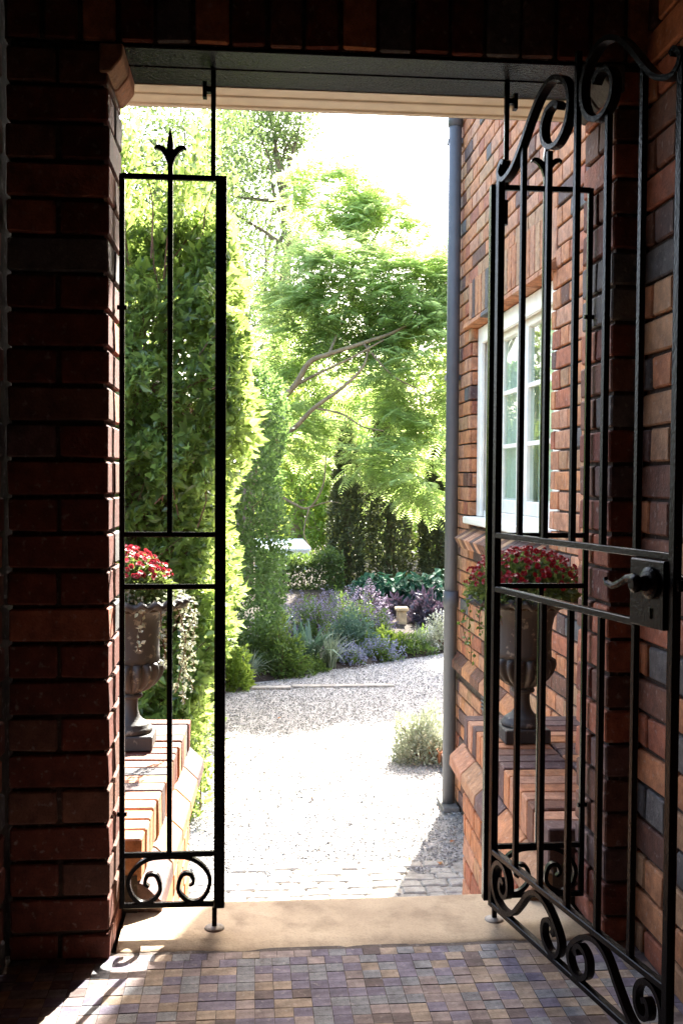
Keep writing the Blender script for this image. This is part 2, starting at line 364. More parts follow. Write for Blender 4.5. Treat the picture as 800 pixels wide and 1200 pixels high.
# worn stone threshold, its edges chipped
def threshold():
    nx, ny = 90, 26; xs = np.linspace(0.012, 1.18, nx); V = []; F = []
    prof = [(0.0, -0.02), (0.0, -0.003), (0.004, 0.001), (0.014, 0.004)]+[(t, 0.008) for t in np.linspace(0.04, 0.262, ny-8)]+[(0.276, 0.006), (0.285, 0.0), (0.287, -0.008), (0.287, -0.16)]
    fr = 0.010*np.convolve(rng.normal(size=nx+6), np.ones(4)/4, 'same')[3:nx+3]
    for i, x in enumerate(xs):
        for t, z in prof:
            V.append((x, 0.028+t+(fr[i] if t < 0.02 else 0), z-0.004*math.exp(-((x-0.55)/0.3)**2)*(0 < t < 0.28)))
    m = len(prof)
    for i in range(nx-1):
        for j in range(m-1): F.append((i*m+j, (i+1)*m+j, (i+1)*m+j+1, i*m+j+1))
    o = mesh_np('threshold', V, F, 'threshold_stone', None, smooth=True); tag(o, kind='structure')
threshold()

# stairs going down to the garden
st = empty('steps', (0.62, 1.0, GZ), kind='structure')
for k in range(5):
    z = -0.153*(k+1); b = MB().box(-0.58, 0.50, -0.68+0.27*k, -0.68+0.27*(k+1), 0.0, z-GZ).build('step', 'threshold_stone', st, bev=0.008)

# garden paving at the foot of the stairs
pv = MB().box(-0.3, 1.62, 1.95, 3.06, GZ-0.10, GZ-0.003).build('path', 'paver'); tag(pv, kind='structure')
y = 1.98; r_ = 0
while y < 3.0:
    h = 0.086; x = -0.28+(0.09 if r_ % 2 else 0)+random.uniform(-0.02, 0.02)
    while x < 1.60:
        w = random.choice([0.095, 0.12, 0.14, 0.17]); 
        if x+w > 1.615: break
        if not (y > 2.82 and random.random() < 0.35):
            piece(brick_mesh(w-0.008, h-0.008, 0.06, 'paver', 0.007, 0.004), 'paver', pv, (x+w/2, y+h/2, GZ-0.022+random.uniform(-0.004, 0.004)), random.uniform(-0.03, 0.03), 'paver')
        x += w
    y += h; r_ += 1

# gravel: a sheet and loose stones on it
def bed_edge(x): return np.interp(x, [-1.0, 0.1, 0.38, 1.31, 2.6, 4.5], [7.6, 7.72, 7.95, 8.75, 9.62, 10.2])
gs = grid_sheet('gravel_path', -0.9, 6.0, 2.99, 10.3, GZ-0.010, 'pebble', 60, 60, lambda X, Y: GZ-0.010+0.004*np.sin(X*7)*np.cos(Y*5)); tag(gs, kind='structure')
def pebbles(name, n, area, smin, smax, parent=None):
    P = np.empty((0, 3))
    while len(P) < n:
        x = rng.uniform(area[0], area[1], n*2); yy = area[2]+(area[3]-area[2])*rng.uniform(0, 1, n*2)**1.35
        ok = (yy < bed_edge(x)-0.02) & (yy > 2.90+0.07*np.sin(x*9)+0.05*np.sin(x*23))
        P = np.concatenate([P, np.stack([x, yy, np.full_like(x, GZ)], 1)[ok]])
    P = P[:n]; base = np.array([[1, 0, 0], [0, 1, 0], [-1, 0, 0], [0, -1, 0], [0, 0, 1], [0, 0, -1]], float)
    F0 = np.array([[0, 1, 4], [1, 2, 4], [2, 3, 4], [3, 0, 4], [1, 0, 5], [2, 1, 5], [3, 2, 5], [0, 3, 5]])
    s = rng.uniform(smin, smax, (n, 1, 1)); v = base[None]*rng.uniform(0.65, 1.15, (n, 6, 3))+rng.normal(0, 0.18, (n, 6, 3)); v[:, :, 2] *= 0.6
    a = rng.uniform(0, 2*PI, n); c, sn = np.cos(a)[:, None], np.sin(a)[:, None]
    x = v[:, :, 0]*c-v[:, :, 1]*sn; y2 = v[:, :, 0]*sn+v[:, :, 1]*c; v = np.stack([x, y2, v[:, :, 2]], 2)*s+P[:, None, :]
    v[:, :, 2] += rng.uniform(-0.004, 0.004, (n, 1))
    F = (F0[None]+(np.arange(n)*6)[:, None, None]).reshape(-1, 3)
    o = mesh_np(name, v.reshape(-1, 3), F, 'pebble', parent); return o
gv = pebbles('gravel', 70000, (-0.7, 3.2, 2.80, 9.6), 0.0045, 0.010)
tag(gv, 'pale grey loose gravel covering the garden path', 'gravel', kind='stuff')
bed = grid_sheet('garden_bed', -1.5, 9, 7.6, 20, GZ, 'soil', 40, 40, lambda X, Y: np.where(Y > bed_edge(X), GZ+0.03+np.clip((Y-bed_edge(X))*0.085, 0, 0.36), GZ-0.06)); tag(bed, kind='structure')
eb = MB(); eb.box(-0.25, 0.72, 7.66, 7.76, GZ-0.05, GZ+0.012)
e = eb.build('edging_strip', 'pale_stone', bev=0.006); tag(e, 'pale flat stone edging strip crossing the gravel path, leafy end by hedge', 'edging', 'stone edging strips across the path')
e = MB().box(0.735, 1.75, 7.72, 7.82, GZ-0.05, GZ+0.010).build('edging_strip', 'pale_stone', bev=0.006); tag(e, 'pale flat stone edging strip crossing the gravel, end by open path', 'edging', 'stone edging strips across the path')

# ================================================================== PORCH
# piers one brick thick: stretchers and headers laid in alternate courses
def pier(name, x0, sgn, label, mix):
    # x0: reveal plane; sgn: -1 pier body lies towards -x, +1 towards +x
    ox, oy = x0+sgn*0.115, 0.115
    p = empty(name, (ox, oy, 0), label=label, cat='brick pier', group='brick piers of the gateway')
    X = lambda a, b: tuple(sorted((x0+sgn*a, x0+sgn*b)))
    a, b = X(0.013, 0.222)
    MB().box(a-ox, b-ox, 0.013-oy, 0.218-oy, -0.2, 2.13).build('mortar_core', 'mortar', p)
    def br(xa, xb, ya, yb, z, h=0.076):
        a, b = X(xa, xb)
        piece(brick_mesh(round(b-a, 3), round(yb-ya, 3), h), random.choice(mix), p, ((a+b)/2-ox+random.uniform(-.0015, .0015), (ya+yb)/2-oy+random.uniform(-.0015, .0015), z+h/2))
    br(0, 0.11, 0, 0.23, 0.0, 0.057); br(0.12, 0.23, 0, 0.23, 0.0, 0.057)
    for k in range(24):
        z = 0.067+k*COURSE
        if k % 2: br(0, 0.11, 0, 0.23, z); br(0.12, 0.23, 0, 0.23, z)
        else: br(0, 0.23, 0, 0.11, z); br(0, 0.23, 0.12, 0.23, z)
    # moulded corbel bricks under the lintel
    for y0, y1 in ((-0.012, 0.104), (0.112, 0.232)):
        prof = [(0.02, 2.062), (-0.006, 2.062), (-0.012, 2.070), (-0.032, 2.096), (-0.034, 2.127), (0.02, 2.127)]
        m = MB().prism([(x0+sgn*q[0]-ox, q[1]) for q in prof], 'y', y0-oy, y1-oy)
        m.build('corbel_brick', random.choice(['brick_tan', 'brick_salmon', 'brick_blue']), p, bev=0.003)
    return p
pier('gate_pier', 0.0, -1, 'dark brick pier on the shaded side beside the left iron panel', SHADE_MIX)
pier('gate_pier', 1.192, 1, 'brick pier behind the open gate next to the porch wall', SHADE_MIX)

# porch side walls, back wall, ceiling
w = MB().box(-0.60, -0.247, -4.9, 0.225, -0.25, 2.72).build('porch_wall', 'mortar'); tag(w, 'shaded brick porch wall meeting the dark pier', 'wall', 'porch side walls')
brick_face(w, (-0.235, -1.7), PI/2, 1.69, 0.067, -1, 31, mix=SHADE_MIX)
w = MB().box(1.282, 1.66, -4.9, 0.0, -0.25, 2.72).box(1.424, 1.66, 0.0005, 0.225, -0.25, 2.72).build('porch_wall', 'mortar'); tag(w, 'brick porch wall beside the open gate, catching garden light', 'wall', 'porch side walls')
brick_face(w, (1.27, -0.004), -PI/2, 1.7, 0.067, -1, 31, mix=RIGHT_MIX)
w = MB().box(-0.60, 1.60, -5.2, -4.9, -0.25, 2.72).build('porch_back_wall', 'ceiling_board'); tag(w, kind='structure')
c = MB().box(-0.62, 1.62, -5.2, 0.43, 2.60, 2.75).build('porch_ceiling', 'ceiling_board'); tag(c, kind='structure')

# lintel over the gateway
lt = empty('gateway_lintel', (0.6, 0.17, 2.13), label='brick soldier lintel over the gateway with black soffit and cream moulding', cat='lintel')
O = (0.6, 0.17, 2.13)
def lb(name, x0, x1, y0, y1, z0, z1, mat, bev=0.002): return MB().box(x0-O[0], x1-O[0], y0-O[1], y1-O[1], z0-O[2], z1-O[2]).build(name, mat, lt, bev=bev)
lb('mortar_core', -0.235, 1.66, 0.012, 0.228, 2.137, 2.60, 'mortar', 0)
x = -0.232; j = 0
while x < 1.27:
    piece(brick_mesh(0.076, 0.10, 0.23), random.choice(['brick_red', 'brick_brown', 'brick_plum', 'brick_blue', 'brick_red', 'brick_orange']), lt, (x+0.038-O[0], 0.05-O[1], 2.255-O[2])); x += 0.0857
brick_face(lt, (-0.235-O[0], 0.0-O[1]), 0, 1.50, 2.38-O[2], 0, 3, mix=SHADE_MIX)
lb('soffit_board', -0.03, 1.23, 0.012, 0.118, 2.128, 2.1365, 'black_beam')
lb('soffit_board', -0.03, 1.23, 0.1205, 0.228, 2.126, 2.1365, 'black_beam')
prof = [(0.230, 2.59), (0.230, 2.124), (0.275, 2.122), (0.279, 2.118), (0.286, 2.117), (0.290, 2.121), (0.338, 2.119), (0.342, 2.115), (0.352, 2.114), (0.356, 2.117), (0.362, 2.116), (0.362, 2.59)]
MB().prism([(q[0]-O[1], q[1]-O[2]) for q in prof], 'x', -0.02-O[0], 1.21-O[0]).build('cream_moulding', 'cream_paint', lt)
lb('gutter_edge', -0.02, 1.21, 0.364, 0.376, 2.119, 2.17, 'grey_pipe')

# ================================================================== CHEEK WALLS
def cheek(sgn, xf, xb, label, urn_x):
    # sgn +1: wall body towards +x from face xf ; -1: towards -x
    p = empty('stair_wall', (xf, 0.96, GZ), -0.034, label=label, cat='low wall', group='low brick walls flanking the steps')
    oy = 0.96
    def X(a): return sgn*a
    y0, y1 = 0.238, 1.58; W = abs(xb-xf)
    a, b = sorted((X(0.012), X(W))); MB().box(a, b, y0-oy, y1-0.012-oy, -0.05, 0.105-GZ).build('mortar_core', 'mortar', p)
    n = 16; pitch = (y1-y0)/n
    for k in range(n):
        yc = y0+pitch*(k+0.5)-oy; off = 0.0
        t = 0.0
        for L in ((0.23, 0.23) if k % 2 else (0.23, 0.225)):
            L = min(L, W-t)
            if L < 0.03: break
            a, b = sorted((X(t), X(t+L)))
            piece(brick_mesh(round(L, 3), round(pitch-0.008, 3), 0.11, bev=0.004), random.choice(CAP_MIX), p, ((a+b)/2+X(random.uniform(-0.003, 0.003)), yc, 0.145-GZ+random.uniform(-0.0015, 0.0015))); t += L+0.008
    L = 0.2; m = int((y1+0.04-y0)/0.245); pl = (y1+0.04-y0)/m      # splayed plinth bricks
    for k in range(m):
        q = [(X(0.05), 0.082-GZ), (X(0.0), 0.082-GZ), (X(-0.05), 0.035-GZ), (X(-0.052), -0.005-GZ), (X(0.05), -0.005-GZ)]
        o = MB().prism(q, 'y', y0-oy+pl*k+0.004, y0-oy+pl*(k+1)-0.004).build('plinth_brick', random.choice(['brick_salmon', 'brick_plum', 'brick_orange', 'brick_tan']), p, bev=0.003)
    if sgn > 0: brick_face(p, (0.0, y1-oy), -PI/2, y1-y0, -0.010-GZ, -12, 0, mix=HOUSE_MIX, limit=200)
    else: brick_face(p, (0.0, y0-oy), PI/2, y1-y0, -0.010-GZ, -12, 0, mix=HOUSE_MIX, limit=200)
    return p
cheek(1, 1.150, 1.612, 'low brick wall with brick coping, seen through the open gate', 1.29)
cheek(-1, 0.076, -0.46, 'low sunlit brick wall with brick coping, behind the left iron panel', -0.09)

# ================================================================== HOUSE
HX = 1.615; HY0, HY1 = 0.235, 4.05
WY0, WY1, WZ0, WZ1 = 1.96, 3.62, 0.905, 2.025
house = empty('brick_house', (HX, 2.2, GZ), label='orange brick house with white casement window and grey downpipe', cat='house')
ho = np.array([HX, 2.2, GZ])
def hb(name, x0, x1, y0, y1, z0, z1, mat, bev=0, parent=house): return MB().box(x0-ho[0], x1-ho[0], y0-ho[1], y1-ho[1], z0-ho[2], z1-ho[2]).build(name, mat, parent, bev=bev)
core = MB()
def cb(x0, x1, y0, y1, z0, z1): core.box(x0-ho[0], x1-ho[0], y0-ho[1], y1-ho[1], z0-ho[2], z1-ho[2])
cx = HX+0.012
cb(cx, 1.9, HY0, WY0-0.11, -0.95, 5.6); cb(cx, 1.9, WY1+0.11, HY1-0.012, -0.95, 5.6)
cb(cx, 1.9, WY0-0.11, WY1+0.11, -0.95, WZ0-0.05); cb(cx, 1.9, WY0-0.11, WY1+0.11, WZ1+0.04, 5.6)
cb(1.9, 7.0, HY0, HY0+0.1, -0.95, 5.6); cb(1.9, 7.0, HY1-0.15, HY1-0.012, -0.95, 5.6); cb(6.9, 7.0, HY0+0.1, HY1-0.15, -0.95, 5.6)
core.build('wall', 'mortar', house)
cb2 = MB(); rf = [(1.2-ho[0], 5.55-ho[2]), (7.4-ho[0], 5.55-ho[2]), (7.4-ho[0], 5.72-ho[2]), (4.3-ho[0], 7.5-ho[2]), (1.2-ho[0], 5.72-ho[2])]
cb2.prism(rf, 'y', -1.0-ho[1], 4.5-ho[1]); cb2.build('roof', 'roof_tile', house)
u_of = lambda y: HY1-y
brick_face(house, (0, HY1-ho[1]), -PI/2, HY1-HY0, 0.067-GZ, -11, 44,
           holes=[(u_of(WY1), u_of(WY0), WZ0-0.13-GZ, WZ1-GZ), (u_of(WY1+0.09), u_of(WY0-0.05), WZ1-GZ, 2.315-GZ), (u_of(3.26), u_of(3.14), -0.16-GZ, -0.06-GZ), (0, 9, -0.08-GZ, 0.06-GZ)],
           mix=HOUSE_MIX, vis=lambda px, py: 530 < px < 694 and 120 < py < 1010)
# far corner return bricks of the house
# brick jambs of the window (returns into the wall)
for k in range(14):
    z = 0.067+COURSE*(k+10)-GZ
    for yy, s in ((WY1+0.05, 1), (WY0-0.05, -1)):
        piece(brick_mesh(0.10, 0.10, 0.076), random.choice(HOUSE_MIX), house, (0.06+0.003, yy-ho[1]+0.0015*s, z+0.038))
# soldier arch and moulded drip bricks over the window
y = WY1+0.085
while y > WY0-0.05:
    piece(brick_mesh(0.10, 0.076, 0.225, bev=0.003), random.choice(HOUSE_MIX), house, (0.05+random.uniform(-.001, .001), y-0.038-ho[1], 2.195-GZ)); y -= 0.0857
y = WY1+0.09
while y > WY0-0.03:
    q = [(0.07, 2.075-GZ), (-0.004, 2.075-GZ), (-0.030, 2.055-GZ), (-0.034, 2.030-GZ), (0.07, 2.026-GZ)]
    MB().prism(q, 'y', max(y-0.225, WY0-0.05)-ho[1], y-ho[1]).build('drip_brick', random.choice(['brick_orange', 'brick_salmon', 'brick_blue', 'brick_orange']), house, bev=0.003); y -= 0.235
# sloping brick sill
y = WY1+0.03
while y > WY0-0.03:
    q = [(0.08, WZ0-0.02-GZ), (-0.085, WZ0-0.115-GZ), (-0.055, WZ0-0.175-GZ), (0.01, WZ0-0.135-GZ), (0.08, WZ0-0.12-GZ)]
    MB().prism(q, 'y', y-0.078-ho[1], y-ho[1]).build('sill_brick', random.choice(['brick_plum', 'brick_tan', 'brick_salmon', 'brick_brown', 'brick_plum']), house, bev=0.003); y -= 0.0857
# splayed plinth course
y = HY1+0.02
while y > HY0+0.05:
    q = [(0.05, 0.062-GZ), (-0.002, 0.062-GZ), (-0.042, 0.018-GZ), (-0.044, -0.030-GZ), (0.05, -0.030-GZ)]
    MB().prism(q, 'y', max(y-0.225, HY0)-ho[1], y-ho[1]).build('plinth_brick', random.choice(['brick_plum', 'brick_salmon', 'brick_brown', 'brick_orange']), house, bev=0.003); y -= 0.235
# vent block
vt = hb('vent', HX+0.02, HX+0.09, 3.145, 3.255, -0.155, -0.065, 'cement')
for k in range(4): hb('vent_slat', HX-0.002, HX+0.03, 3.150, 3.250, -0.150+0.022*k, -0.140+0.022*k, 'cement', 0.001, vt).location = (0, 0, 0)

# window
win = MB(); wx = HX+0.062
def wb(m, x0, x1, y0, y1, z0, z1): m.box(x0-ho[0], x1-ho[0], y0-ho[1], y1-ho[1], z0-ho[2], z1-ho[2])
wb(win, wx, wx+0.10, WY0, WY0+0.075, WZ0, WZ1); wb(win, wx, wx+0.10, WY1-0.075, WY1, WZ0, WZ1)
wb(win, wx, wx+0.10, WY0+0.075, WY1-0.075, WZ1-0.075, WZ1); wb(win, wx, wx+0.10, WY0+0.075, WY1-0.075, WZ0, WZ0+0.05)
wm = (WY0+WY1)/2-0.06
wb(win, wx+0.002, wx+0.10, wm-0.045, wm+0.045, WZ0+0.05, WZ1-0.075)
window = win.build('window', 'white_paint', house, bev=0.004)
hb('window_sill', HX-0.035, wx-0.001, WY0-0.03, WY1+0.03, WZ0-0.030, WZ0+0.012, 'white_paint', 0.006, window)
hb('architrave', wx-0.022, wx-0.001, WY1-0.10, WY1-0.003, WZ0+0.014, WZ1-0.003, 'white_paint', 0.004, window)
hb('architrave', wx-0.022, wx-0.001, WY0+0.003, WY0+0.10, WZ0+0.014, WZ1-0.003, 'white_paint', 0.004, window)
hb('architrave', wx-0.022, wx-0.001, WY0+0.103, WY1-0.103, WZ1-0.10, WZ1-0.003, 'white_paint', 0.004, window)
for a, b in ((WY0+0.077, wm-0.047), (wm+0.047, WY1-0.077)):
    s = MB(); z0, z1 = WZ0+0.052, WZ1-0.077; x0, x1 = wx+0.012, wx+0.052
    wb(s, x0, x1, a, a+0.055, z0, z1); wb(s, x0, x1, b-0.055, b, z0, z1); wb(s, x0, x1, a+0.055, b-0.055, z0, z0+0.07); wb(s, x0, x1, a+0.055, b-0.055, z1-0.055, z1)
    sash = s.build('sash', 'white_paint', window, bev=0.004)
    s = MB(); zi0, zi1 = z0+0.07, z1-0.055; yi0, yi1 = a+0.055, b-0.055
    for k in (1, 2): zz = zi0+(zi1-zi0)*k/3; wb(s, x0+0.006, x1-0.006, yi0, yi1, zz-0.011, zz+0.011)
    ym = (yi0+yi1)/2; wb(s, x0+0.008, x1-0.008, ym-0.011, ym+0.011, zi0, zi1)
    s.build('glazing_bars', 'white_paint', window)
    for k in range(3):
        za, zb = zi0+(zi1-zi0)*k/3+0.011, zi0+(zi1-zi0)*(k+1)/3-0.011
        for c0, c1 in ((yi0, ym-0.011), (ym+0.011, yi1)):
            hb('pane', wx+0.030, wx+0.034, c0, c1, za, zb, 'window_glass', 0, window)
# room behind the glass: pale curtains
cur = MB(); V = []
for i in range(61):
    t = i/60; V.append((wx+0.075+0.012*math.sin(i*1.3)-ho[0], WY0-0.05+t*(WY1-WY0+0.1)-ho[1]))
cur.add([(p[0], p[1], WZ0-0.1-GZ) for p in V]+[(p[0], p[1], WZ1+0.1-GZ) for p in V], [(i, i+1, i+62, i+61) for i in range(60)])
cur.build('curtain', 'curtain', house, smooth=True)
# downpipe with collars and brackets
pz = MB().tube([(-0.048, 3.93-2.2, -0.01), (-0.048, 3.93-2.2, 5.6-GZ)], 0.040, 20); dp = pz.build('downpipe', 'grey_pipe', house, smooth=True)
for z in (0.34, 3.30): MB().tube([(-0.048, 1.73, z-GZ), (-0.048, 1.73, z+0.10-GZ)], 0.046, 20).build('collar', 'grey_pipe', dp, smooth=True)
for z in (0.37, 1.75, 3.2): MB().box(-0.09, 0.0, 1.73-0.012, 1.73+0.06, z-GZ, z+0.03-GZ).build('bracket', 'grey_pipe', dp, bev=0.002)
MB().box(-0.10, 0.0, 1.62, 1.88, 0.0, 0.03).build('drain_pad', 'cement', house, bev=0.004)

# ================================================================== IRONWORK
def ribbon(pts, t, dep, taper=None):           # flat bar swept along a curve in the local x-z plane
    P = np.array(pts, float); n = len(P); T = np.gradient(P, axis=0); T /= np.linalg.norm(T, axis=1)[:, None]+1e-9; Nn = np.stack([-T[:, 1], T[:, 0]], 1)
    m = MB(); V = []
    for i in range(n):
        tt = t*(taper[i] if taper is not None else 1.0)
        a = P[i]+Nn[i]*tt/2; b = P[i]-Nn[i]*tt/2
        V += [(a[0], -dep/2, a[1]), (a[0], dep/2, a[1]), (b[0], dep/2, b[1]), (b[0], -dep/2, b[1])]
    F = [(i*4+j, i*4+(j+1) % 4, (i+1)*4+(j+1) % 4, (i+1)*4+j) for i in range(n-1) for j in range(4)]+[(3, 2, 1, 0), tuple((n-1)*4+j for j in range(4))]
    return m.add(V, F)
def sq_bar(x, z0, z1, w=0.012, d=0.012): return MB().box(x-w/2, x+w/2, -d/2, d/2, z0, z1)
def rail(x0, x1, z, h=0.012, d=0.012): return MB().box(x0, x1, -d/2, d/2, z-h/2, z+h/2)
IR = 'black_paint'
def fleur(parent, x, z):
    def outline(side):
        return [(0.0, 0.0), (0.0085, 0.012), (0.012, 0.030), (0.020, 0.052), (0.034, 0.066), (0.040, 0.0675), (0.044, 0.064)]
    L = [(0.006, -0.005), (0.009, 0.020), (0.016, 0.040), (0.026, 0.054), (0.037, 0.060), (0.041, 0.056), (0.043, 0.062), (0.036, 0.069), (0.024, 0.068), (0.012, 0.060), (0.004, 0.050)]
    for s in (-1, 1):
        MB().prism([(x+s*(a-0.003), z+b) for a, b in L], 'y', -0.007, 0.007).build('fleur_leaf', IR, parent, bev=0.0015)
    C = [(-0.006, 0.0), (-0.0075, 0.045), (-0.008, 0.07), (-0.005, 0.092), (0, 0.112), (0.005, 0.092), (0.008, 0.07), (0.0075, 0.045), (0.006, 0.0)]
    MB().prism([(x+a, z+b) for a, b in C], 'y', -0.0085, 0.0085).build('fleur_spear', IR, parent, bev=0.002)
def spiral(cx, cz, r0, r1, a0, a1, n=26):
    return [(cx+(r0+(r1-r0)*k/n)*math.cos(a0+(a1-a0)*k/n), cz+(r0+(r1-r0)*k/n)*math.sin(a0+(a1-a0)*k/n)) for k in range(n+1)]
def omega(parent, xm, half, z0, z1):
    # bottom ornament of a side panel: an arch whose two ends curl inwards
    h = z1-z0
    right = smooth_curve([(0.0, z1-0.004), (half*0.42, z1-0.008), (half*0.72, z1-h*0.22), (half*0.90, z0+h*0.52), (half*0.84, z0+h*0.22), (half*0.62, z0+0.005), (half*0.36, z0+0.012), (half*0.20, z0+h*0.30),
                          (half*0.28, z0+h*0.58), (half*0.47, z0+h*0.60), (half*0.54, z0+h*0.44), (half*0.45, z0+h*0.36)], 7)
    tp = np.ones(len(right)); tp[-14:] = np.linspace(1, 0.6, 14)
    for s in (1, -1):
        ribbon([(xm+s*p[0], p[1]) for p in right], 0.010, 0.014, tp).build('scroll', IR, parent, bev=0)
def side_panel(mirror, x_wall, x_gate, label):
    p = empty('iron_side_panel', (0, 0.135, 0.0), label=label, cat='iron panel', group='iron side panels of the gateway')
    s = -1 if mirror else 1; xs = x_wall; xg = x_gate; xi = xg-s*0.008
    sq_bar(xs, 0.064, 1.873, 0.013, 0.014).build('stile', IR, p, bev=0.0015)
    MB().box(min(xg, xg+s*0.021)-0.006, max(xg, xg+s*0.021), -0.010, 0.016, 0.060, 1.874).build('stile', IR, p, bev=0.002)
    sq_bar(xg-s*0.004, 0.004, 0.060, 0.012, 0.012).build('drop_rod', IR, p, bev=0.0015)
    sq_bar(xg-s*0.012, 1.874, 2.128, 0.012, 0.012).build('tie_rod', IR, p, bev=0.0015)
    MB().box(min(xg-s*0.012, xg-s*0.035), max(xg-s*0.012, xg-s*0.035), -0.008, 0.008, 2.075, 2.088).box(xg-s*0.033-0.005, xg-s*0.033+0.005, -0.01, 0.01, 2.062, 2.10).build('bracket', IR, p)
    a, b = sorted((xs, xg))
    for z in (0.070, 0.197, 0.866, 0.995, 1.868): rail(a, b, z, 0.013, 0.012).build('rail', IR, p, bev=0.0015)
    xm = (xs+xg)/2
    sq_bar(xm, 0.197, 0.866, 0.013, 0.013).build('bar', IR, p, bev=0.0015); sq_bar(xm, 0.995, 1.88, 0.013, 0.013).build('bar', IR, p, bev=0.0015)
    fleur(p, xm, 1.876)
    omega(p, xm, abs(xg-xs)/2-0.005, 0.072, 0.196)
    MB().tube([(xs-s*0.012, 0, 0.30), (xs+s*0.012, 0.0, 0.30)], 0.006, 10).build('fixing_bolt', IR, p)
    MB().tube([(xs-s*0.012, 0, 1.55), (xs+s*0.012, 0.0, 1.55)], 0.006, 10).build('fixing_bolt', IR, p)
    # cement dab round the drop rod
    prof = [(0.026, -0.002), (0.024, 0.004), (0.017, 0.007), (0.008, 0.008)]
    MB().lathe(prof, 16, (xg-s*0.004, 0, 0.006)).build('cement_dab', 'pale_stone', p, smooth=True)
    return p
side_panel(False, 0.014, 0.246, 'narrow black iron side panel standing against the dark pier, hedge behind')
side_panel(True, 1.180, 0.950, 'narrow black iron side panel behind the open gate, urn behind it')

# the open gate, hinged on the inner stile of the right side panel
GA = math.radians(12.2); GW = 0.745; GM = GW/2
gate = empty('iron_gate', (0.942, 0.106, 0.03), label='tall black iron scrollwork gate swung open with lock and lever handle', cat='gate')
gate.rotation_euler = (0, 0, -(PI/2-GA)); GO = 0.03
def gb(m, name, bev=0.0015, parent=gate):
    m.v = [(v[0], v[1], v[2]-GO) for v in m.v]; return m.build(name, IR, parent, bev=bev)
gb(sq_bar(0.0, 0.055, 1.89, 0.018, 0.018), 'stile'); gb(sq_bar(GW, 0.055, 1.90, 0.018, 0.018), 'stile')
for z in (0.062, 0.197, 0.862, 0.997): gb(rail(0.0, GW if z != 0.862 else 0.625, z, 0.014, 0.017), 'rail')
tops = {1: 1.925, 2: 1.876, 3: 2.05, 4: 1.876, 5: 1.925}
for k in range(1, 6):
    x = GW*k/6
    gb(sq_bar(x, 0.197, 0.862, 0.013, 0.013), 'bar'); gb(sq_bar(x, 0.997, tops[k], 0.013, 0.013), 'bar')
topc = [(0.030, 1.912), (0.018, 1.918), (0.006, 1.908), (0.0, 1.895), (0.010, 1.880), (0.032, 1.873), (0.075, 1.888), (0.115, 1.922), (0.165, 1.975), (0.215, 2.015), (0.268, 2.030), (0.318, 2.010),
        (0.345, 1.968), (0.338, 1.918), (0.305, 1.885), (0.265, 1.880), (0.232, 1.902), (0.226, 1.938), (0.246, 1.966), (0.278, 1.972), (0.300, 1.958)]
# bottom wave: curl near the stile, over a crest, curl near the middle
bottom = [(0.074, 0.140), (0.060, 0.146), (0.052, 0.130), (0.058, 0.113), (0.078, 0.108), (0.094, 0.124), (0.094, 0.154), (0.074, 0.178), (0.042, 0.182), (0.016, 0.160), (0.011, 0.122), (0.030, 0.088),
          (0.068, 0.073), (0.115, 0.082), (0.160, 0.122), (0.205, 0.168), (0.250, 0.181), (0.300, 0.166), (0.345, 0.128), (0.352, 0.098), (0.332, 0.075), (0.302, 0.076), (0.276, 0.098), (0.278, 0.130), (0.304, 0.144), (0.324, 0.132), (0.318, 0.118)]
def scroll_pair(ctrl, name, t, dep, endt=12):
    c = smooth_curve(ctrl, 7); tp = np.ones(len(c)); tp[-endt:] = np.linspace(1, 1.35, endt)
    for s in (0, 1):
        pts = [((GW-p[0]) if s else p[0], p[1]) for p in c]
        gb(ribbon(pts, t, dep, tp), name, 0)
scroll_pair(topc, 'top_scroll', 0.011, 0.022)
scroll_pair(bottom, 'bottom_scroll', 0.011, 0.018)
# lock
lk = gb(MB().box(0.622, GW-0.010, -0.016, 0.016, 0.860, 0.988), 'lock_box', 0.003)
for sy in (-1,):
    prof = [(0.030, 0), (0.030, 0.004), (0.024, 0.008), (0.016, 0.010), (0.013, 0.022), (0.017, 0.028), (0.017, 0.036), (0.010, 0.041)]
    m = MB().lathe(prof, 24); m.v = [(0.693+v[0], sy*(0.018+v[2]), 0.945+v[1]) for v in m.v]; gb(m, 'handle_rosette', 0, lk)
m = MB().tube([(0.693, -0.026, 0.945), (0.690, -0.040, 0.950), (0.678, -0.042, 0.955), (0.655, -0.042, 0.951), (0.630, -0.042, 0.939), (0.605, -0.042, 0.931), (0.585, -0.042, 0.935), (0.578, -0.042, 0.944)], [0.009, 0.009, 0.008, 0.0075, 0.007, 0.0065, 0.007, 0.005], 12); gb(m, 'lever_handle', 0, lk)
m = MB().tube([(0.693, 0.018, 0.945), (0.693, 0.055, 0.945), (0.670, 0.062, 0.950), (0.640, 0.062, 0.953), (0.610, 0.062, 0.942), (0.580, 0.060, 0.928), (0.548, 0.056, 0.932)], [0.010, 0.010, 0.010, 0.009, 0.008, 0.007, 0.008], 12); gb(m, 'lever_handle', 0, lk)
gb(MB().box(0.690, 0.697, -0.0195, -0.0175, 0.878, 0.898), 'keyhole', 0.0005, lk)
gb(MB().box(GW+0.008, GW+0.020, -0.005, 0.005, 0.935, 0.955), 'latch_bolt', 0.001, lk)
for z in (0.16, 1.80): 
    gb(MB().tube([(-0.004, 0.012, z-0.03), (-0.004, 0.012, z+0.03)], 0.010, 12), 'hinge', 0)

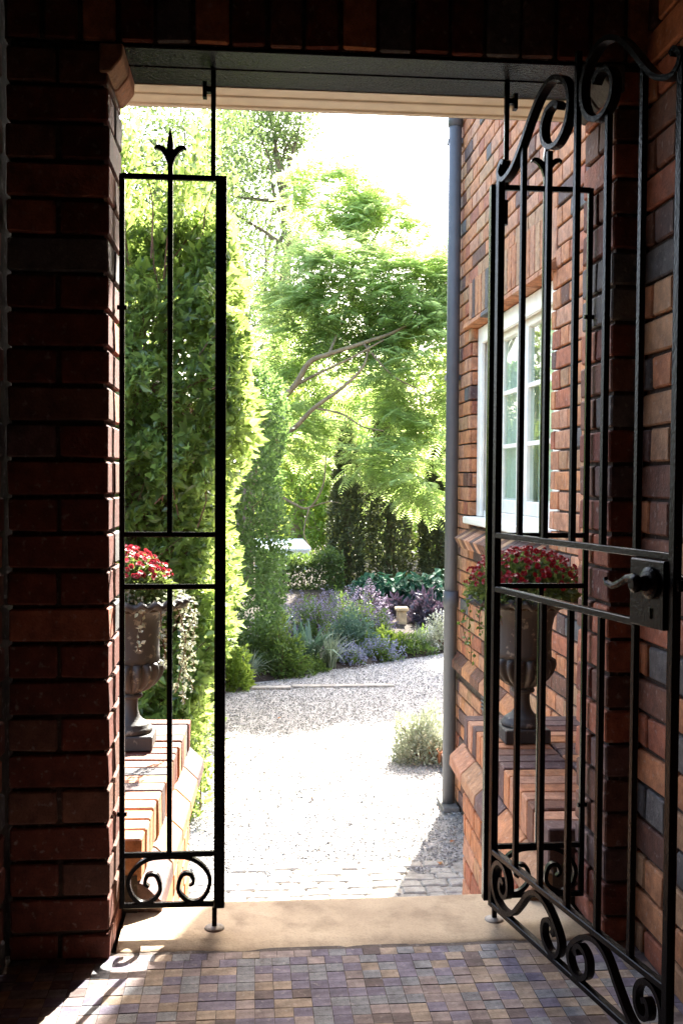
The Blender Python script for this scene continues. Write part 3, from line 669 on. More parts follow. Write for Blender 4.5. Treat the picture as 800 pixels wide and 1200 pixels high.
# ================================================================== URNS AND FLOWERS
def unit(v): return v/(np.linalg.norm(v, axis=-1, keepdims=True)+1e-9)
def rdir(n, zb=0.0):
    v = rng.normal(size=(n, 3)); v[:, 2] += zb; return unit(v)
def leaf_cards(name, pos, d, nrm, L, W, mat, parent=None, fold=0.22, droop=0.0, wide=0.45):
    n = len(pos); d = unit(d); nrm = unit(nrm-d*np.sum(nrm*d, 1, keepdims=True)); s = np.cross(d, nrm)
    L = np.broadcast_to(L, (n,))[:, None]; W = np.broadcast_to(W, (n,))[:, None]
    mid = pos+d*L*wide; tip = pos+d*L-nrm*L*droop
    V = np.stack([pos, mid+s*W/2+nrm*W*fold, tip, mid-s*W/2+nrm*W*fold], 1)
    F = (np.array([[0, 1, 2], [0, 2, 3]])[None]+(np.arange(n)*4)[:, None, None]).reshape(-1, 3)
    return mesh_np(name, V.reshape(-1, 3), F, mat, parent)
def urn(loc, label):
    p = empty('garden_urn', loc, label=label, cat='urn', group='cast iron urns on the low walls')
    MB().box(-0.082, 0.082, -0.082, 0.082, 0.0, 0.05).build('base', 'urn_iron', p, bev=0.004)
    foot = [(0.074, 0.050), (0.077, 0.058), (0.074, 0.068), (0.066, 0.072), (0.066, 0.078), (0.058, 0.084), (0.042, 0.094), (0.032, 0.108), (0.027, 0.125), (0.025, 0.145), (0.026, 0.165), (0.029, 0.172)]
    MB().lathe(foot, 32).build('foot', 'urn_iron', p, smooth=True)
    MB().lathe([(0.030, 0.168), (0.040, 0.172), (0.043, 0.178), (0.040, 0.185), (0.030, 0.190)], 32).build('collar', 'urn_iron', p, smooth=True)
    bowl = [(0.032, 0.186), (0.060, 0.200), (0.085, 0.220), (0.103, 0.245), (0.111, 0.270), (0.108, 0.290), (0.101, 0.298)]
    def mod(i, r, z, a): return (r*(1+(0.090 if 0 < i < 6 else 0.03)*(abs(math.sin(9*a))*2-1.2)), 0)
    MB().lathe(bowl, 144, mod=mod).build('bowl', 'urn_iron', p, smooth=True)
    body = [(0.101, 0.296), (0.100, 0.320), (0.099, 0.365), (0.102, 0.410), (0.110, 0.445), (0.126, 0.472), (0.150, 0.488), (0.176, 0.495)]
    MB().lathe(body, 48).build('body', 'urn_iron', p, smooth=True)
    rim = [(0.160, 0.490), (0.182, 0.489), (0.196, 0.494), (0.203, 0.503), (0.198, 0.512), (0.188, 0.516), (0.170, 0.512), (0.158, 0.500)]
    def mod2(i, r, z, a): return (r*(1+0.022*math.sin(24*a) if 1 <= i <= 4 else r/r), 0.007*math.sin(24*a+0.8) if 1 <= i <= 5 else 0)
    MB().lathe(rim, 168, mod=mod2).build('rim', 'urn_iron', p, smooth=True)
    MB().lathe([(0.150, 0.480), (0.158, 0.500), (0.10, 0.508)], 32).build('soil_fill', 'soil', p)
    return p
UR = (1.305, 1.20, 0.2025); UL = (-0.085, 1.18, 0.2025)
urn(UR, 'weathered dark iron urn on the low wall beyond the open gate')
urn(UL, 'dark iron urn on the sunlit low wall behind the left panel')
# one flower head: two rings of petals round a button
def flower_mesh():
    V = []; F = []
    for ring, (n, r, zt, w) in enumerate(((11, 0.0125, 0.002, 0.0055), (9, 0.0095, 0.006, 0.005), (6, 0.005, 0.008, 0.0045))):
        for k in range(n):
            a = 2*PI*k/n+ring*0.3; c, s = math.cos(a), math.sin(a); b = len(V)
            V += [(0.001*c, 0.001*s, 0.001*ring), (0.6*r*c-w*0.6*s, 0.6*r*s+w*0.6*c, zt*0.75), (r*c, r*s, zt), (0.6*r*c+w*0.6*s, 0.6*r*s-w*0.6*c, zt*0.75)]
            F += [(b, b+1, b+2, b+3)]
    me = bpy.data.meshes.new('flower'); me.from_pydata(V, [], F); me.materials.append(M['petal_crimson']); return me
FM = flower_mesh()
def mum(loc, label, rx, rz, nf, petal, low, seed):
    global rng
    rng = np.random.default_rng(seed)
    p = empty('chrysanthemum', loc, label=label, cat='flowering plant', group='chrysanthemums in the urns')
    # leafy dome
    n = 3400; d = rdir(n, 0.35); d[:, 2] = np.abs(d[:, 2])*1.0-0.12; rr = rng.uniform(0.35, 0.97, (n, 1))**0.6
    pos = d*rr*np.array([rx, rx, rz])+np.array([0, 0, 0.02]); ax = unit(d+rng.normal(0, 0.6, (n, 3)))
    leaf_cards('leaves', pos, ax, rdir(n, 0.6), rng.uniform(0.016, 0.034, n), rng.uniform(0.009, 0.017, n), 'leaf_mum', p)
    st = MB()
    for k in range(60):
        v = unit(rng.normal(size=3)+np.array([0, 0, 1.0])); v[2] = abs(v[2]); e = v*np.array([rx, rx, rz])*0.93
        st.tube([(e[0]*0.15, e[1]*0.15, -0.02), (e[0]*0.5, e[1]*0.5, e[2]*0.55), tuple(e)], [0.0025, 0.002, 0.0015], 4, False)
    st.build('stems', 'leaf_mum', p)
    k = 0; pts = []
    while k < nf:
        v = unit(rng.normal(size=3)); v[2] = abs(v[2])*0.95+0.10; v = unit(v)
        e = v*np.array([rx, rx, rz])*rng.uniform(0.93, 1.07)+np.array([0, 0, 0.02])
        if e[2] < rz*low or (e[2] < rz*(low+0.2) and rng.random() < 0.5): continue
        if any(np.sum((e-q)**2) < 0.017**2 for q in pts): 
            if rng.random() < 0.97: continue
        pts.append(e); o = bpy.data.objects.new('flower', FM); link(o, p); o.location = e
        q = Vector(unit(v+rng.normal(0, 0.35, 3))).to_track_quat('Z', 'Y'); o.rotation_euler = q.to_euler(); s = rng.uniform(0.75, 1.15); o.scale = (s, s, s)
        o.material_slots[0].link = 'OBJECT'; o.material_slots[0].material = M[petal]; k += 1
    return p
mum((UR[0], UR[1], UR[2]+0.505), 'crimson chrysanthemum bushing out of the urn beyond the open gate', 0.212, 0.160, 290, 'petal_crimson', 0.36, 3)
mum((UL[0]-0.02, UL[1], UL[2]+0.505), 'rosy red chrysanthemum in the urn behind the left panel', 0.172, 0.160, 170, 'petal_scarlet', 0.55, 4)
def trailing(loc, label, strands, mat, lsz, seed):
    global rng
    rng = np.random.default_rng(seed)
    p = empty('trailing_ivy', loc, label=label, cat='trailing plant', group='trailing plants on the urn rims')
    st = MB(); P = []; D = []
    for (a, ln, dens) in strands:
        c = np.array([math.cos(a), math.sin(a), 0]); pts = []
        for i in range(14):
            t = i/13; rad = 0.12+0.085*min(1, t*4)+0.012*math.sin(t*7+a*3); pts.append(c*rad+np.array([0.012*math.sin(t*6+a*5), 0, 0.03*(1-t)-ln*max(0, t-0.12)]))
        st.tube([tuple(q) for q in pts], 0.0016, 4, False)
        for q in range(dens):
            i = rng.integers(1, 13); f = rng.random(); b = pts[i]*(1-f)+pts[i+1 if i < 13 else 13]*f
            P.append(b+rng.normal(0, 0.006, 3)); D.append(unit(rng.normal(size=3)+np.array([0, 0, -0.5])))
    st.build('stems', 'twig', p); P = np.array(P); D = np.array(D); n = len(P)
    leaf_cards('leaves', P, D, rdir(n), rng.uniform(0.6, 1.2, n)*lsz, rng.uniform(0.6, 1.1, n)*lsz*0.8, mat, p)
    n = 260; a = rng.uniform(0, 2*PI, n); r = rng.uniform(0.10, 0.20, n)
    leaf_cards('rim_leaves', np.stack([r*np.cos(a), r*np.sin(a), rng.uniform(0.0, 0.05, n)], 1), rdir(n, 0.2), rdir(n, 0.8), rng.uniform(0.6, 1.3, n)*lsz, rng.uniform(0.6, 1.1, n)*lsz*0.8, mat, p)
trailing((UL[0], UL[1], UL[2]+0.505), 'pale trailing ivy hanging off the sunlit urn rim behind the left panel', [(-0.5, 0.33, 60), (-0.2, 0.40, 80), (0.1, 0.36, 80), (0.35, 0.28, 60), (-0.9, 0.24, 40), (-1.3, 0.16, 30)], 'leaf_pale', 0.020, 5)
trailing((UR[0], UR[1], UR[2]+0.505), 'green trailing ivy on the urn rim beyond the open gate', [(PI-0.25, 0.20, 26), (PI+0.15, 0.26, 22), (PI+0.5, 0.12, 26), (PI+0.9, 0.08, 24)], 'leaf_shrub', 0.018, 6)

# ================================================================== PLANTING
rng = np.random.default_rng(21)
def hedge(name, label, pts_fn, n, lsz, mat, twigs, base, group=None, box=None, stubs=0):
    p = empty(name, base, label=label, cat='hedge')
    if group: p['group'] = group
    pos, out = pts_fn(n); pos = pos-np.array(base)
    ax = unit(out*0.7+rng.normal(0, 0.75, (n, 3))+np.array([0, 0, 0.15]))
    leaf_cards('foliage', pos, ax, unit(out+rng.normal(0, 0.7, (n, 3))+np.array([0, 0, 0.5])), (q_ := rng.gamma(6, 1/6, n).clip(0.45, 1.9))*lsz, q_*rng.uniform(0.85, 1.15, n)*lsz*0.52, mat, p)['kind'] = 'stuff'
    tw = MB()
    for k in range(twigs):  # thin woody shoots
        q, o = pts_fn(1); q = q[0]-np.array(base); o = o[0]
        a = q-o*0.22+rng.normal(0, 0.05, 3)-np.array([0, 0, 0.25]); b = (a+q)/2+rng.normal(0, 0.03, 3)
        tw.tube([tuple(a), tuple(b), tuple(q)], [0.005, 0.004, 0.002], 5, False)
    tw.build('branches', 'twig', p)['kind'] = 'stuff'; return p
def hedge1_pts(n):
    # tall hedge leaning out over the path: front face at y 3.75, path face receding to y 8
    t = rng.random(n); z = GZ+(3.75)*rng.random(n)**0.9; h = (z-GZ)/3.75
    xe = np.interp(h, [0, 0.3, 0.55, 0.8, 0.93, 1.0], [-0.04, 0.08, 0.17, 0.25, 0.22, 0.10])
    y0 = 3.72+0.10*np.sin(z*3.1)+np.interp(h, [0, 0.8, 1], [0, 0, 0.45]); top = np.interp(h, [0.0, 1.0], [0, 0])
    face = rng.choice(3, n, p=[0.42, 0.46, 0.12])
    x = np.where(face == 0, xe-rng.random(n)*1.05, xe); y = np.where(face == 0, y0, y0+rng.random(n)**1.3*4.2)
    bulge = 0.07*np.sin(x*9+z*4)+0.06*np.sin(y*5.3+z*3.7)+0.05*np.sin(z*11+y*3)
    dep = np.abs(rng.normal(0, 0.13, n))
    x = np.where(face == 1, xe+bulge-dep+np.where(y > 6, 0.0, 0), x+bulge*0.3); y = np.where(face == 0, y+bulge+dep, y)
    y = np.where((face == 0) & (rng.random(n) < 0.25), y+0.35+0.8*rng.random(n), y)
    gap = np.sin(x*11+z*5.1)*np.sin(z*8.3-x*6)+0.6*np.sin(x*23-z*17); y = np.where((face == 0) & (gap < -0.05), y+0.14+0.30*rng.random(n), y)
    ztop = GZ+3.55+0.18*np.sin(x*6+1)+0.2*np.sin(y*2.3)
    xt = xe-rng.random(n)*1.0; x = np.where(face == 2, xt, x); z = np.where(face == 2, ztop+0.16*np.sin(x*13+y*5)+np.abs(rng.normal(0, 0.16, n))-0.08, z)
    out = np.stack([np.where(face == 1, 1.0, 0.0), np.where(face == 0, -1.0, 0.0), np.where(face == 2, 1.0, 0.1)], 1)
    return np.stack([x, y, z], 1), out
hg = hedge('tall_hedge', 'tall leafy hedge leaning over the gravel path behind the left urn', hedge1_pts, 70000, 0.060, 'leaf_hedge', 520, (-0.5, 5.5, GZ))
# woody heart of the hedge, so that little light comes through it
hm = MB(); zz = [0.0, 0.9, 1.8, 2.65]; xr = [-0.22, -0.12, -0.03, -0.14]
for i in range(3): hm.add([(-1.2+0.5, 4.15-5.5, zz[i]), (xr[i]+0.5, 4.15-5.5, zz[i]), (xr[i]+0.5, 7.7-5.5, zz[i]), (-1.2+0.5, 7.7-5.5, zz[i]), (-1.2+0.5, 4.2-5.5, zz[i+1]), (xr[i+1]+0.5, 4.2-5.5, zz[i+1]), (xr[i+1]+0.5, 7.7-5.5, zz[i+1]), (-1.2+0.5, 7.7-5.5, zz[i+1])], [(3, 2, 1, 0), (4, 5, 6, 7), (0, 1, 5, 4), (1, 2, 6, 5), (2, 3, 7, 6), (3, 0, 4, 7)])
hm.build('inner_wood', 'twig', hg)
def col_pts(cx, cy, z0, z1, r, wob=0.12):
    def f(n):
        a = rng.uniform(0, 2*PI, n); z = z0+(z1-z0)*rng.random(n); h = (z-z0)/(z1-z0)
        rr = r*(1-np.clip((h-0.86)/0.14, 0, 1)**2*0.75)*(1+wob*np.sin(a*3+z*4)+wob*0.7*np.sin(a*5-z*7))-np.abs(rng.normal(0, 0.10, n))
        o = np.stack([np.cos(a), np.sin(a), np.full(n, 0.15)], 1)
        return np.stack([cx+rr*np.cos(a), cy+rr*np.sin(a), z], 1), o
    return f
c = at(303, 600, 9.0)
hedge('column_hedge', 'dark green small leaved column of hedge beyond the bright tall hedge', col_pts(c[0]-0.20, 8.8, GZ, 2.4, 0.47), 22000, 0.05, 'leaf_fine', 60, (float(c[0]), 9.0, GZ))
# low clipped hedge at the back of the bed
def lowhedge(n):
    a = at(268, 656, 13.2); b = at(402, 660, 13.2); x = rng.uniform(a[0], b[0], n); z = rng.uniform(GZ, a[2]-0.02, n); top = rng.random(n) < 0.3
    wv = 0.05*np.sin(x*5)+0.04*np.sin(x*13+1); z = np.where(top, a[2]+wv+rng.normal(0, 0.045, n), z+wv); y = np.where(top, 13.0+rng.random(n)*0.6, 13.0+np.abs(rng.normal(0, 0.08, n)))
    return np.stack([x, y, z], 1), np.stack([0*x, np.where(top, 0, -1.0), np.where(top, 1.0, 0.1)], 1)
c = at(350, 700, 13.3); hedge('low_hedge', 'low clipped dark hedge at the back of the garden bed', lowhedge, 13000, 0.045, 'leaf_darkhedge', 40, (float(c[0]), 13.3, GZ))

def blades(name, base, n, L, W, spread, mat, parent, seg=5, arch=0.6):
    a = rng.uniform(0, 2*PI, n); l = L*rng.uniform(0.6, 1.1, n); lean = spread*rng.uniform(0.15, 1.0, n); t = np.linspace(0, 1, seg+1)[None]
    r = lean[:, None]*l[:, None]*(t**(1+arch)); h = l[:, None]*(t*np.sqrt(np.clip(1-(lean[:, None]*t*0.75)**2, 0.05, 1))-lean[:, None]*arch*0.45*t**3)
    c, s = np.cos(a)[:, None], np.sin(a)[:, None]; b0 = rng.normal(0, 0.05*L, (n, 2))
    X = base[0]+b0[:, :1]+r*c; Y = base[1]+b0[:, 1:]+r*s; Z = base[2]+h; w = W*(1-t**2.2)*rng.uniform(0.7, 1.2, (n, 1))+W*0.03
    A = np.stack([X-s*w/2, Y+c*w/2, Z+0*X], 2); B = np.stack([X+s*w/2, Y-c*w/2, Z+0*X], 2)
    V = np.stack([A, B], 2).reshape(n, -1, 3); k = np.arange(seg)*2; Fq = np.stack([k, k+1, k+3, k+2], 1)
    F = (Fq[None]+(np.arange(n)*2*(seg+1))[:, None, None]).reshape(-1, 4)
    return mesh_np(name, V.reshape(-1, 3), F, mat, parent, smooth=True)
def clump_plant(name, label, px, py, Y, w_px, h_px, kind, cat, group=None, seed=0, n=None):
    """px, py: foot of the plant in the picture; Y its depth; sizes in picture pixels at that depth."""
    global rng
    rng = np.random.default_rng(seed+100)
    k = (Y-CAM[1])/FPX; b = at(px, py, Y); r = w_px*k/2; h = h_px*k
    p = empty(name, tuple(b), label=label, cat=cat, group=group)
    if kind == 'grass': blades('blades', (0, 0, 0), n or 150, h*1.15, 0.012, 1.1, 'leaf_silver', p)
    elif kind == 'strap': blades('blades', (0, 0, 0), n or 26, h*1.1, 0.07, 0.55, 'leaf_strap', p, arch=0.3)
    elif kind == 'rosette': blades('leaves', (0, 0, 0), n or 30, h*1.25, 0.085, 1.15, 'leaf_strap', p, arch=0.5)
    elif kind == 'hosta':
        m = n or 240; a = rng.uniform(0, 2*PI, m); q = rng.random(m)**0.6
        pos = np.stack([r*0.85*q*np.cos(a), r*0.6*q*np.sin(a), h*(0.55+0.45*rng.random(m))*(1-0.35*q)], 1)
        d = np.stack([np.cos(a)*0.8, np.sin(a)*0.8-0.5, -0.30+0*a], 1)+rng.normal(0, 0.25, (m, 3))
        leaf_cards('leaves', pos, d, np.array([[0, -0.35, 1.0]])+rng.normal(0, 0.3, (m, 3)), rng.uniform(0.11, 0.19, m), rng.uniform(0.07, 0.12, m), 'leaf_teal', p, fold=0.12, droop=0.15)
        st = MB()
        for i in range(0, m, 2): st.tube([(pos[i, 0]*0.3, pos[i, 1]*0.3, 0), tuple(pos[i])], 0.006, 4, False)
        st.build('stems', 'leaf_teal', p)
    else:
        mat, ls, petal, share = {'green': ('leaf_shrub', 0.055, None, 0), 'lime': ('leaf_lime', 0.07, None, 0), 'violet': ('leaf_shrub', 0.050, 'petal_violet', 0.42), 'mauve': ('leaf_purple', 0.050, 'petal_mauve', 0.34),
                                 'purple': ('leaf_purple', 0.12, None, 0), 'blue': ('leaf_shrub', 0.045, 'petal_blue', 0.45), 'pale': ('leaf_pale', 0.035, None, 0), 'green_blue': ('leaf_strap', 0.06, None, 0), 'whitefl': ('leaf_pale', 0.05, 'petal_white', 0.4)}[kind]
        m = n or 2600; d = rdir(m, 0.3); d[:, 2] = np.abs(d[:, 2]); q = rng.uniform(0.25, 1.0, (m, 1))**0.55; lump = 1+0.14*np.sin(d[:, :1]*7+seed)+0.12*np.sin(d[:, 2:]*9+d[:, 1:2]*5)
        pos = d*q*lump*np.array([r, r*0.8, h])
        leaf_cards('leaves', pos, unit(d+rng.normal(0, 0.7, (m, 3))), rdir(m, 0.8), rng.uniform(0.6, 1.3, m)*ls, rng.uniform(0.6, 1.2, m)*ls*0.42, mat, p)
        st = MB()
        for i in range(24): e = pos[rng.integers(m)]; st.tube([(e[0]*0.1, e[1]*0.1, -0.03), (e[0]*0.5, e[1]*0.5, e[2]*0.6), tuple(e)], [0.008, 0.006, 0.003], 5, False)
        st.build('stems', 'twig', p)['kind'] = 'stuff'
        if petal:
            sp = []; dd = []; ns = int(m*share/9)
            for i in range(ns):
                v = unit(rng.normal(size=3)+np.array([0, -0.3, 0.55])); v[2] = abs(v[2]); e = v*np.array([r, r*0.8, h])*rng.uniform(0.85, 1.1); up = unit(v+np.array([0, 0, 1.2]))
                for j in range(14): sp.append(e+up*0.12*rng.random()+rng.normal(0, 0.012, 3)); dd.append(rng.normal(size=3)+up*0.5)
            sp = np.array(sp); dd = np.array(dd); leaf_cards('flowers', sp, dd, rdir(len(sp)), rng.uniform(0.012, 0.026, len(sp)), rng.uniform(0.010, 0.018, len(sp)), petal, p)
    return p
G1 = 'silvery grass tufts along the bed'; G2 = 'violet flowering shrubs in the bed'; G3 = 'broad leaved teal plants under the conifers'
clump_plant('grass_tuft', 'silvery grass tuft at the foot of the bright hedge, by the stone edging', 292, 800, 8.0, 40, 40, 'grass', 'grass', G1, 1, 120)
clump_plant('green_shrub', 'rounded glossy green shrub at the near corner of the bed', 330, 802, 8.35, 66, 66, 'green', 'shrub', None, 2, 3600)
clump_plant('strap_leaf_plant', 'upright blue green strap leaves behind the rounded green shrub', 318, 780, 9.2, 40, 62, 'strap', 'plant', None, 3, 30)
clump_plant('rosette_plant', 'broad grey green rosette between the green shrub and silvery grass', 362, 786, 8.9, 60, 52, 'rosette', 'plant', None, 4, 34)
clump_plant('grass_tuft', 'silvery grass tuft beside the grey green rosette', 386, 784, 8.75, 56, 48, 'grass', 'grass', G1, 5, 130)
clump_plant('blue_flower_clump', 'low mat of pale blue flowers on the bed edge beside the silvery grass', 408, 784, 8.95, 34, 20, 'blue', 'flowers', 'low blue flower mats', 6, 1400)
clump_plant('blue_flower_clump', 'low mat of pale blue flowers on the bed edge below the lime shrub', 446, 778, 9.25, 48, 22, 'blue', 'flowers', 'low blue flower mats', 7, 1700)
clump_plant('green_shrub', 'blue green bushy plant in the middle of the bed, left of the lime shrub', 412, 768, 9.6, 56, 50, 'green_blue', 'shrub', None, 8, 2400)
clump_plant('lime_shrub', 'bright lime green low shrub below the sandstone post', 452, 768, 9.7, 56, 28, 'lime', 'shrub', None, 9, 1500)
clump_plant('grass_tuft', 'silvery grass tuft right of the lime shrub', 492, 768, 9.75, 46, 36, 'grass', 'grass', G1, 10, 130)
clump_plant('white_flower_plant', 'whitish bushy plant on the bed edge beside the grey downpipe', 516, 764, 9.85, 34, 42, 'whitefl', 'shrub', None, 11, 1300)
clump_plant('violet_shrub', 'violet flowering shrub above the strap leaves and rosette', 350, 770, 10.2, 80, 64, 'violet', 'shrub', G2, 12, 3600)
clump_plant('violet_shrub', 'tallest violet flowering shrub in the middle of the bed', 388, 768, 10.8, 66, 68, 'violet', 'shrub', G2, 13, 3200)
clump_plant('mauve_shrub', 'pinkish mauve flowering shrub left of the sandstone post', 432, 760, 11.0, 62, 66, 'mauve', 'shrub', None, 14, 3000)
clump_plant('purple_leaf_plant', 'dark purple leaved bush right of the sandstone post', 502, 752, 11.2, 66, 52, 'purple', 'shrub', None, 15, 1700)
clump_plant('teal_leaf_plant', 'broad leaved teal clump under the middle conifer', 438, 716, 12.4, 64, 50, 'hosta', 'plant', G3, 16)
clump_plant('teal_leaf_plant', 'broad leaved teal clump behind the dark purple bush', 476, 718, 12.3, 66, 52, 'hosta', 'plant', G3, 17)
clump_plant('teal_leaf_plant', 'broad leaved teal clump next to the downpipe, below the third conifer', 516, 718, 12.2, 66, 56, 'hosta', 'plant', G3, 18)
clump_plant('silver_shrub', 'pale silvery shrub on the gravel beside the downpipe', 496, 898, 5.05, 78, 66, 'pale', 'shrub', None, 19, 5600)
clump_plant('violet_shrub', 'small violet flowering shrub against the dark column hedge', 326, 762, 10.6, 50, 60, 'violet', 'shrub', G2, 20, 2000)
for (a, b, Y, s, nm) in ((234, 940, 3.9, 0.16, 'leafy green shoot at the foot of the tall hedge, beside the low wall'),):
    q = at(a, b, Y); p = empty('hedge_shoot', (float(q[0]), Y, GZ), label=nm, cat='shoot')
    m = 260; pos = rng.normal(0, 1, (m, 3))*np.array([0.05, 0.07, 0.10])+np.array([0, 0, 0.28]); leaf_cards('leaves', pos, rdir(m), rdir(m, 0.5), rng.uniform(0.03, 0.06, m), rng.uniform(0.015, 0.03, m), 'leaf_hedge', p)
    MB().tube([(0, 0, -0.02), (0.01, 0, 0.2), (0.0, 0.02, 0.45)], [0.006, 0.004, 0.002], 5).build('stem', 'twig', p)
clump_plant('violet_shrub', 'violet flowering shrub rising behind the silvery grass and rosette', 372, 772, 10.0, 74, 62, 'violet', 'shrub', G2, 22, 3200)
clump_plant('violet_shrub', 'violet flowering shrub right behind the blue green bushy plant', 414, 764, 10.5, 64, 64, 'violet', 'shrub', G2, 23, 2800)
clump_plant('purple_leaf_plant', 'dark purple leaved bush directly behind the sandstone post', 474, 748, 11.6, 54, 46, 'purple', 'shrub', None, 24, 1300)
clump_plant('green_shrub', 'low dark green mound beside the rounded green shrub, at the gravel edge', 362, 794, 8.6, 50, 24, 'green', 'shrub', None, 25, 1500)
clump_plant('green_shrub', 'low green mound between the blue flower mats and lime shrub', 424, 778, 9.45, 60, 28, 'green', 'shrub', None, 26, 1500)
clump_plant('green_shrub', 'low green mound on the bed edge under the right silvery grass', 478, 772, 9.6, 60, 26, 'green', 'shrub', None, 27, 1500)
clump_plant('strap_leaf_plant', 'broad green strap leaves in front of the column hedge', 304, 788, 8.8, 40, 56, 'strap', 'plant', None, 28, 24)
clump_plant('lime_shrub', 'bright leafy growth at the foot of the tall hedge by the edging strip', 272, 812, 7.7, 50, 52, 'lime', 'shrub', None, 29, 1500)
clump_plant('green_shrub', 'green bush between the column hedge and the rounded shrub', 306, 800, 8.6, 52, 60, 'green', 'shrub', None, 30, 2200)
clump_plant('violet_shrub', 'low violet flowering mass in front of the mauve shrub', 440, 764, 10.2, 56, 44, 'violet', 'shrub', G2, 31, 2400)
clump_plant('strap_leaf_plant', 'bold green strap leaves right of the rounded green shrub', 348, 790, 8.9, 46, 58, 'strap', 'plant', None, 32, 30)
clump_plant('green_shrub', 'low green mound at the foot of the dark purple bush', 500, 760, 10.3, 60, 22, 'green', 'shrub', None, 33, 1500)
# brick edging beside the silver shrub
be = empty('brick_edging', (1.72, 5.0, GZ), label='short red brick edging behind the silvery shrub and downpipe', cat='edging')
for k in range(7): piece(brick_mesh(0.10, 0.22, 0.09), random.choice(['brick_orange', 'brick_red', 'brick_brown']), be, (0.02*math.sin(k), -0.72+0.235*k, 0.045))
# sandstone post
q = at(470, 748, 11.0); sp = empty('stone_post', (float(q[0]), 11.0, float(q[2])), label='small sandstone post standing among the purple plants', cat='stone post')
MB().box(-0.062, 0.062, -0.062, 0.062, -0.1, 0.36).build('shaft', 'sandstone', sp, bev=0.008); MB().box(-0.085, 0.085, -0.085, 0.085, 0.361, 0.41).build('cap', 'sandstone', sp, bev=0.012)
# fallen leaves
fl = [(505, 946), (540, 950), (533, 985), (515, 1010), (478, 1005), (360, 935), (275, 860), (330, 840)]
FLL = ['rust fallen leaf on gravel just left of the downpipe foot', 'rust fallen leaf at the very foot of the downpipe', 'rust fallen leaf on the shaded paving below the downpipe', 'rust fallen leaf lowest on the shaded paving by the brick wall', 'rust fallen leaf on sunlit gravel at the shadow edge', 'rust fallen leaf alone in the middle of the sunlit gravel', 'rust fallen leaf on gravel next to the tall hedge', 'rust fallen leaf on the shaded gravel near the edging strip']
for i, (a, b) in enumerate(fl):
    v = _d+(a-400)/FPX*_r+(600-b)/FPX*_u; Pq = CAM+v*(GZ+0.012-CAM[2])/v[2]
    o = leaf_cards('fallen_leaf', np.zeros((1, 3)), rdir(1)*np.array([[1, 1, 0.1]]), np.array([[0, 0.2, 1.0]]), 0.05, 0.035, 'leaf_dry'); o.location = Pq
    tag(o, FLL[i], 'leaf', 'fallen leaves on the path')

# ================================================================== TREES
def limb(m, a, b, r0, r1, wob, k=8, seg=7):
    a = np.array(a, float); b = np.array(b, float); L = np.linalg.norm(b-a); pts = []
    o1 = rng.normal(0, wob*L, 3); o2 = rng.normal(0, wob*L*0.5, 3)
    for i in range(seg+1):
        t = i/seg; pts.append(a+(b-a)*t+o1*math.sin(PI*t)+o2*math.sin(2*PI*t))
    m.tube([tuple(p) for p in pts], [r0+(r1-r0)*(i/seg)**0.8 for i in range(seg+1)], k); return pts
def in_blobs(n, blobs, shell=0.6):
    w = np.array([b[3]*b[4]*b[5] for b in blobs])**0.75; idx = rng.choice(len(blobs), n, p=w/w.sum()); B = np.array(blobs)[idx]
    d = rdir(n); q = rng.random((n, 1))**(1/3*(1-shell)+0.02)*rng.uniform(0.75, 1.05, (n, 1)); return B[:, :3]+d*q*B[:, 3:6], d
def tree(name, label, base, trunk_pts, r0, blobs, nclump, per, lsz, csz, mat, bark, group=None, frond=False, limbs=14, drop=0.25, aspect=0.42):
    p = empty(name, tuple(base), label=label, cat='tree', group=group); base = np.array(base)
    t = MB(); tp = [np.array(q, float)-base for q in trunk_pts]; n = len(tp)
    sc = smooth_curve(tp, 5); t.tube([tuple(q) for q in sc], [r0*(1-0.65*i/(len(sc)-1)) for i in range(len(sc))], 10)
    t.build('trunk', bark, p, smooth=True)
    C, D = in_blobs(nclump, blobs); C = C-base
    b = MB()
    for i in range(limbs):
        s = sc[int(len(sc)*rng.uniform(0.45, 0.98))]; e = C[rng.integers(len(C))]
        pts = limb(b, s, e, r0*rng.uniform(0.28, 0.5), r0*0.06, 0.05, 7)
        for j in range(3):
            e2 = C[np.argsort(np.sum((C-pts[-2])**2, 1))[rng.integers(1, min(12, len(C)))]]; limb(b, pts[rng.integers(3, 6)], e2, r0*0.12, r0*0.03, 0.10, 5, 4)
    b.build('limbs', bark, p, smooth=True)
    if frond: fronds(C, D, per, lsz, mat, p)
    else:
        m = nclump*per; pos = np.repeat(C, per, 0)+rng.normal(0, 1, (m, 3))*csz*np.array([1, 1, 0.7]); ax = rng.normal(size=(m, 3)); ax[:, 2] -= drop*2
        leaf_cards('crown', pos, ax, rdir(m, 0.5), rng.uniform(0.65, 1.35, m)*lsz, rng.uniform(0.7, 1.2, m)*lsz*aspect, mat, p)['kind'] = 'stuff'
    return p
def frond_template(np_=9):
    V = []; F = []
    for i in range(np_):
        t = 0.12+0.86*i/(np_-1); ln = 0.34*math.sin(PI*(0.18+0.72*t))+0.03; z = -0.30*t*t
        for s in (-1, 1):
            b = len(V); dx, dy = 0.45, 0.89*s
            V += [(t, 0, z), (t+dx*ln*0.5-0.035*dy*s, dy*ln*0.5+0.035*dx*s, z-0.03*ln), (t+dx*ln, dy*ln, z-0.22*ln), (t+dx*ln*0.5+0.035*dy*s, dy*ln*0.5-0.035*dx*s, z-0.05*ln)]
            F += [(b, b+1, b+2), (b, b+2, b+3)]
    return np.array(V), np.array(F)
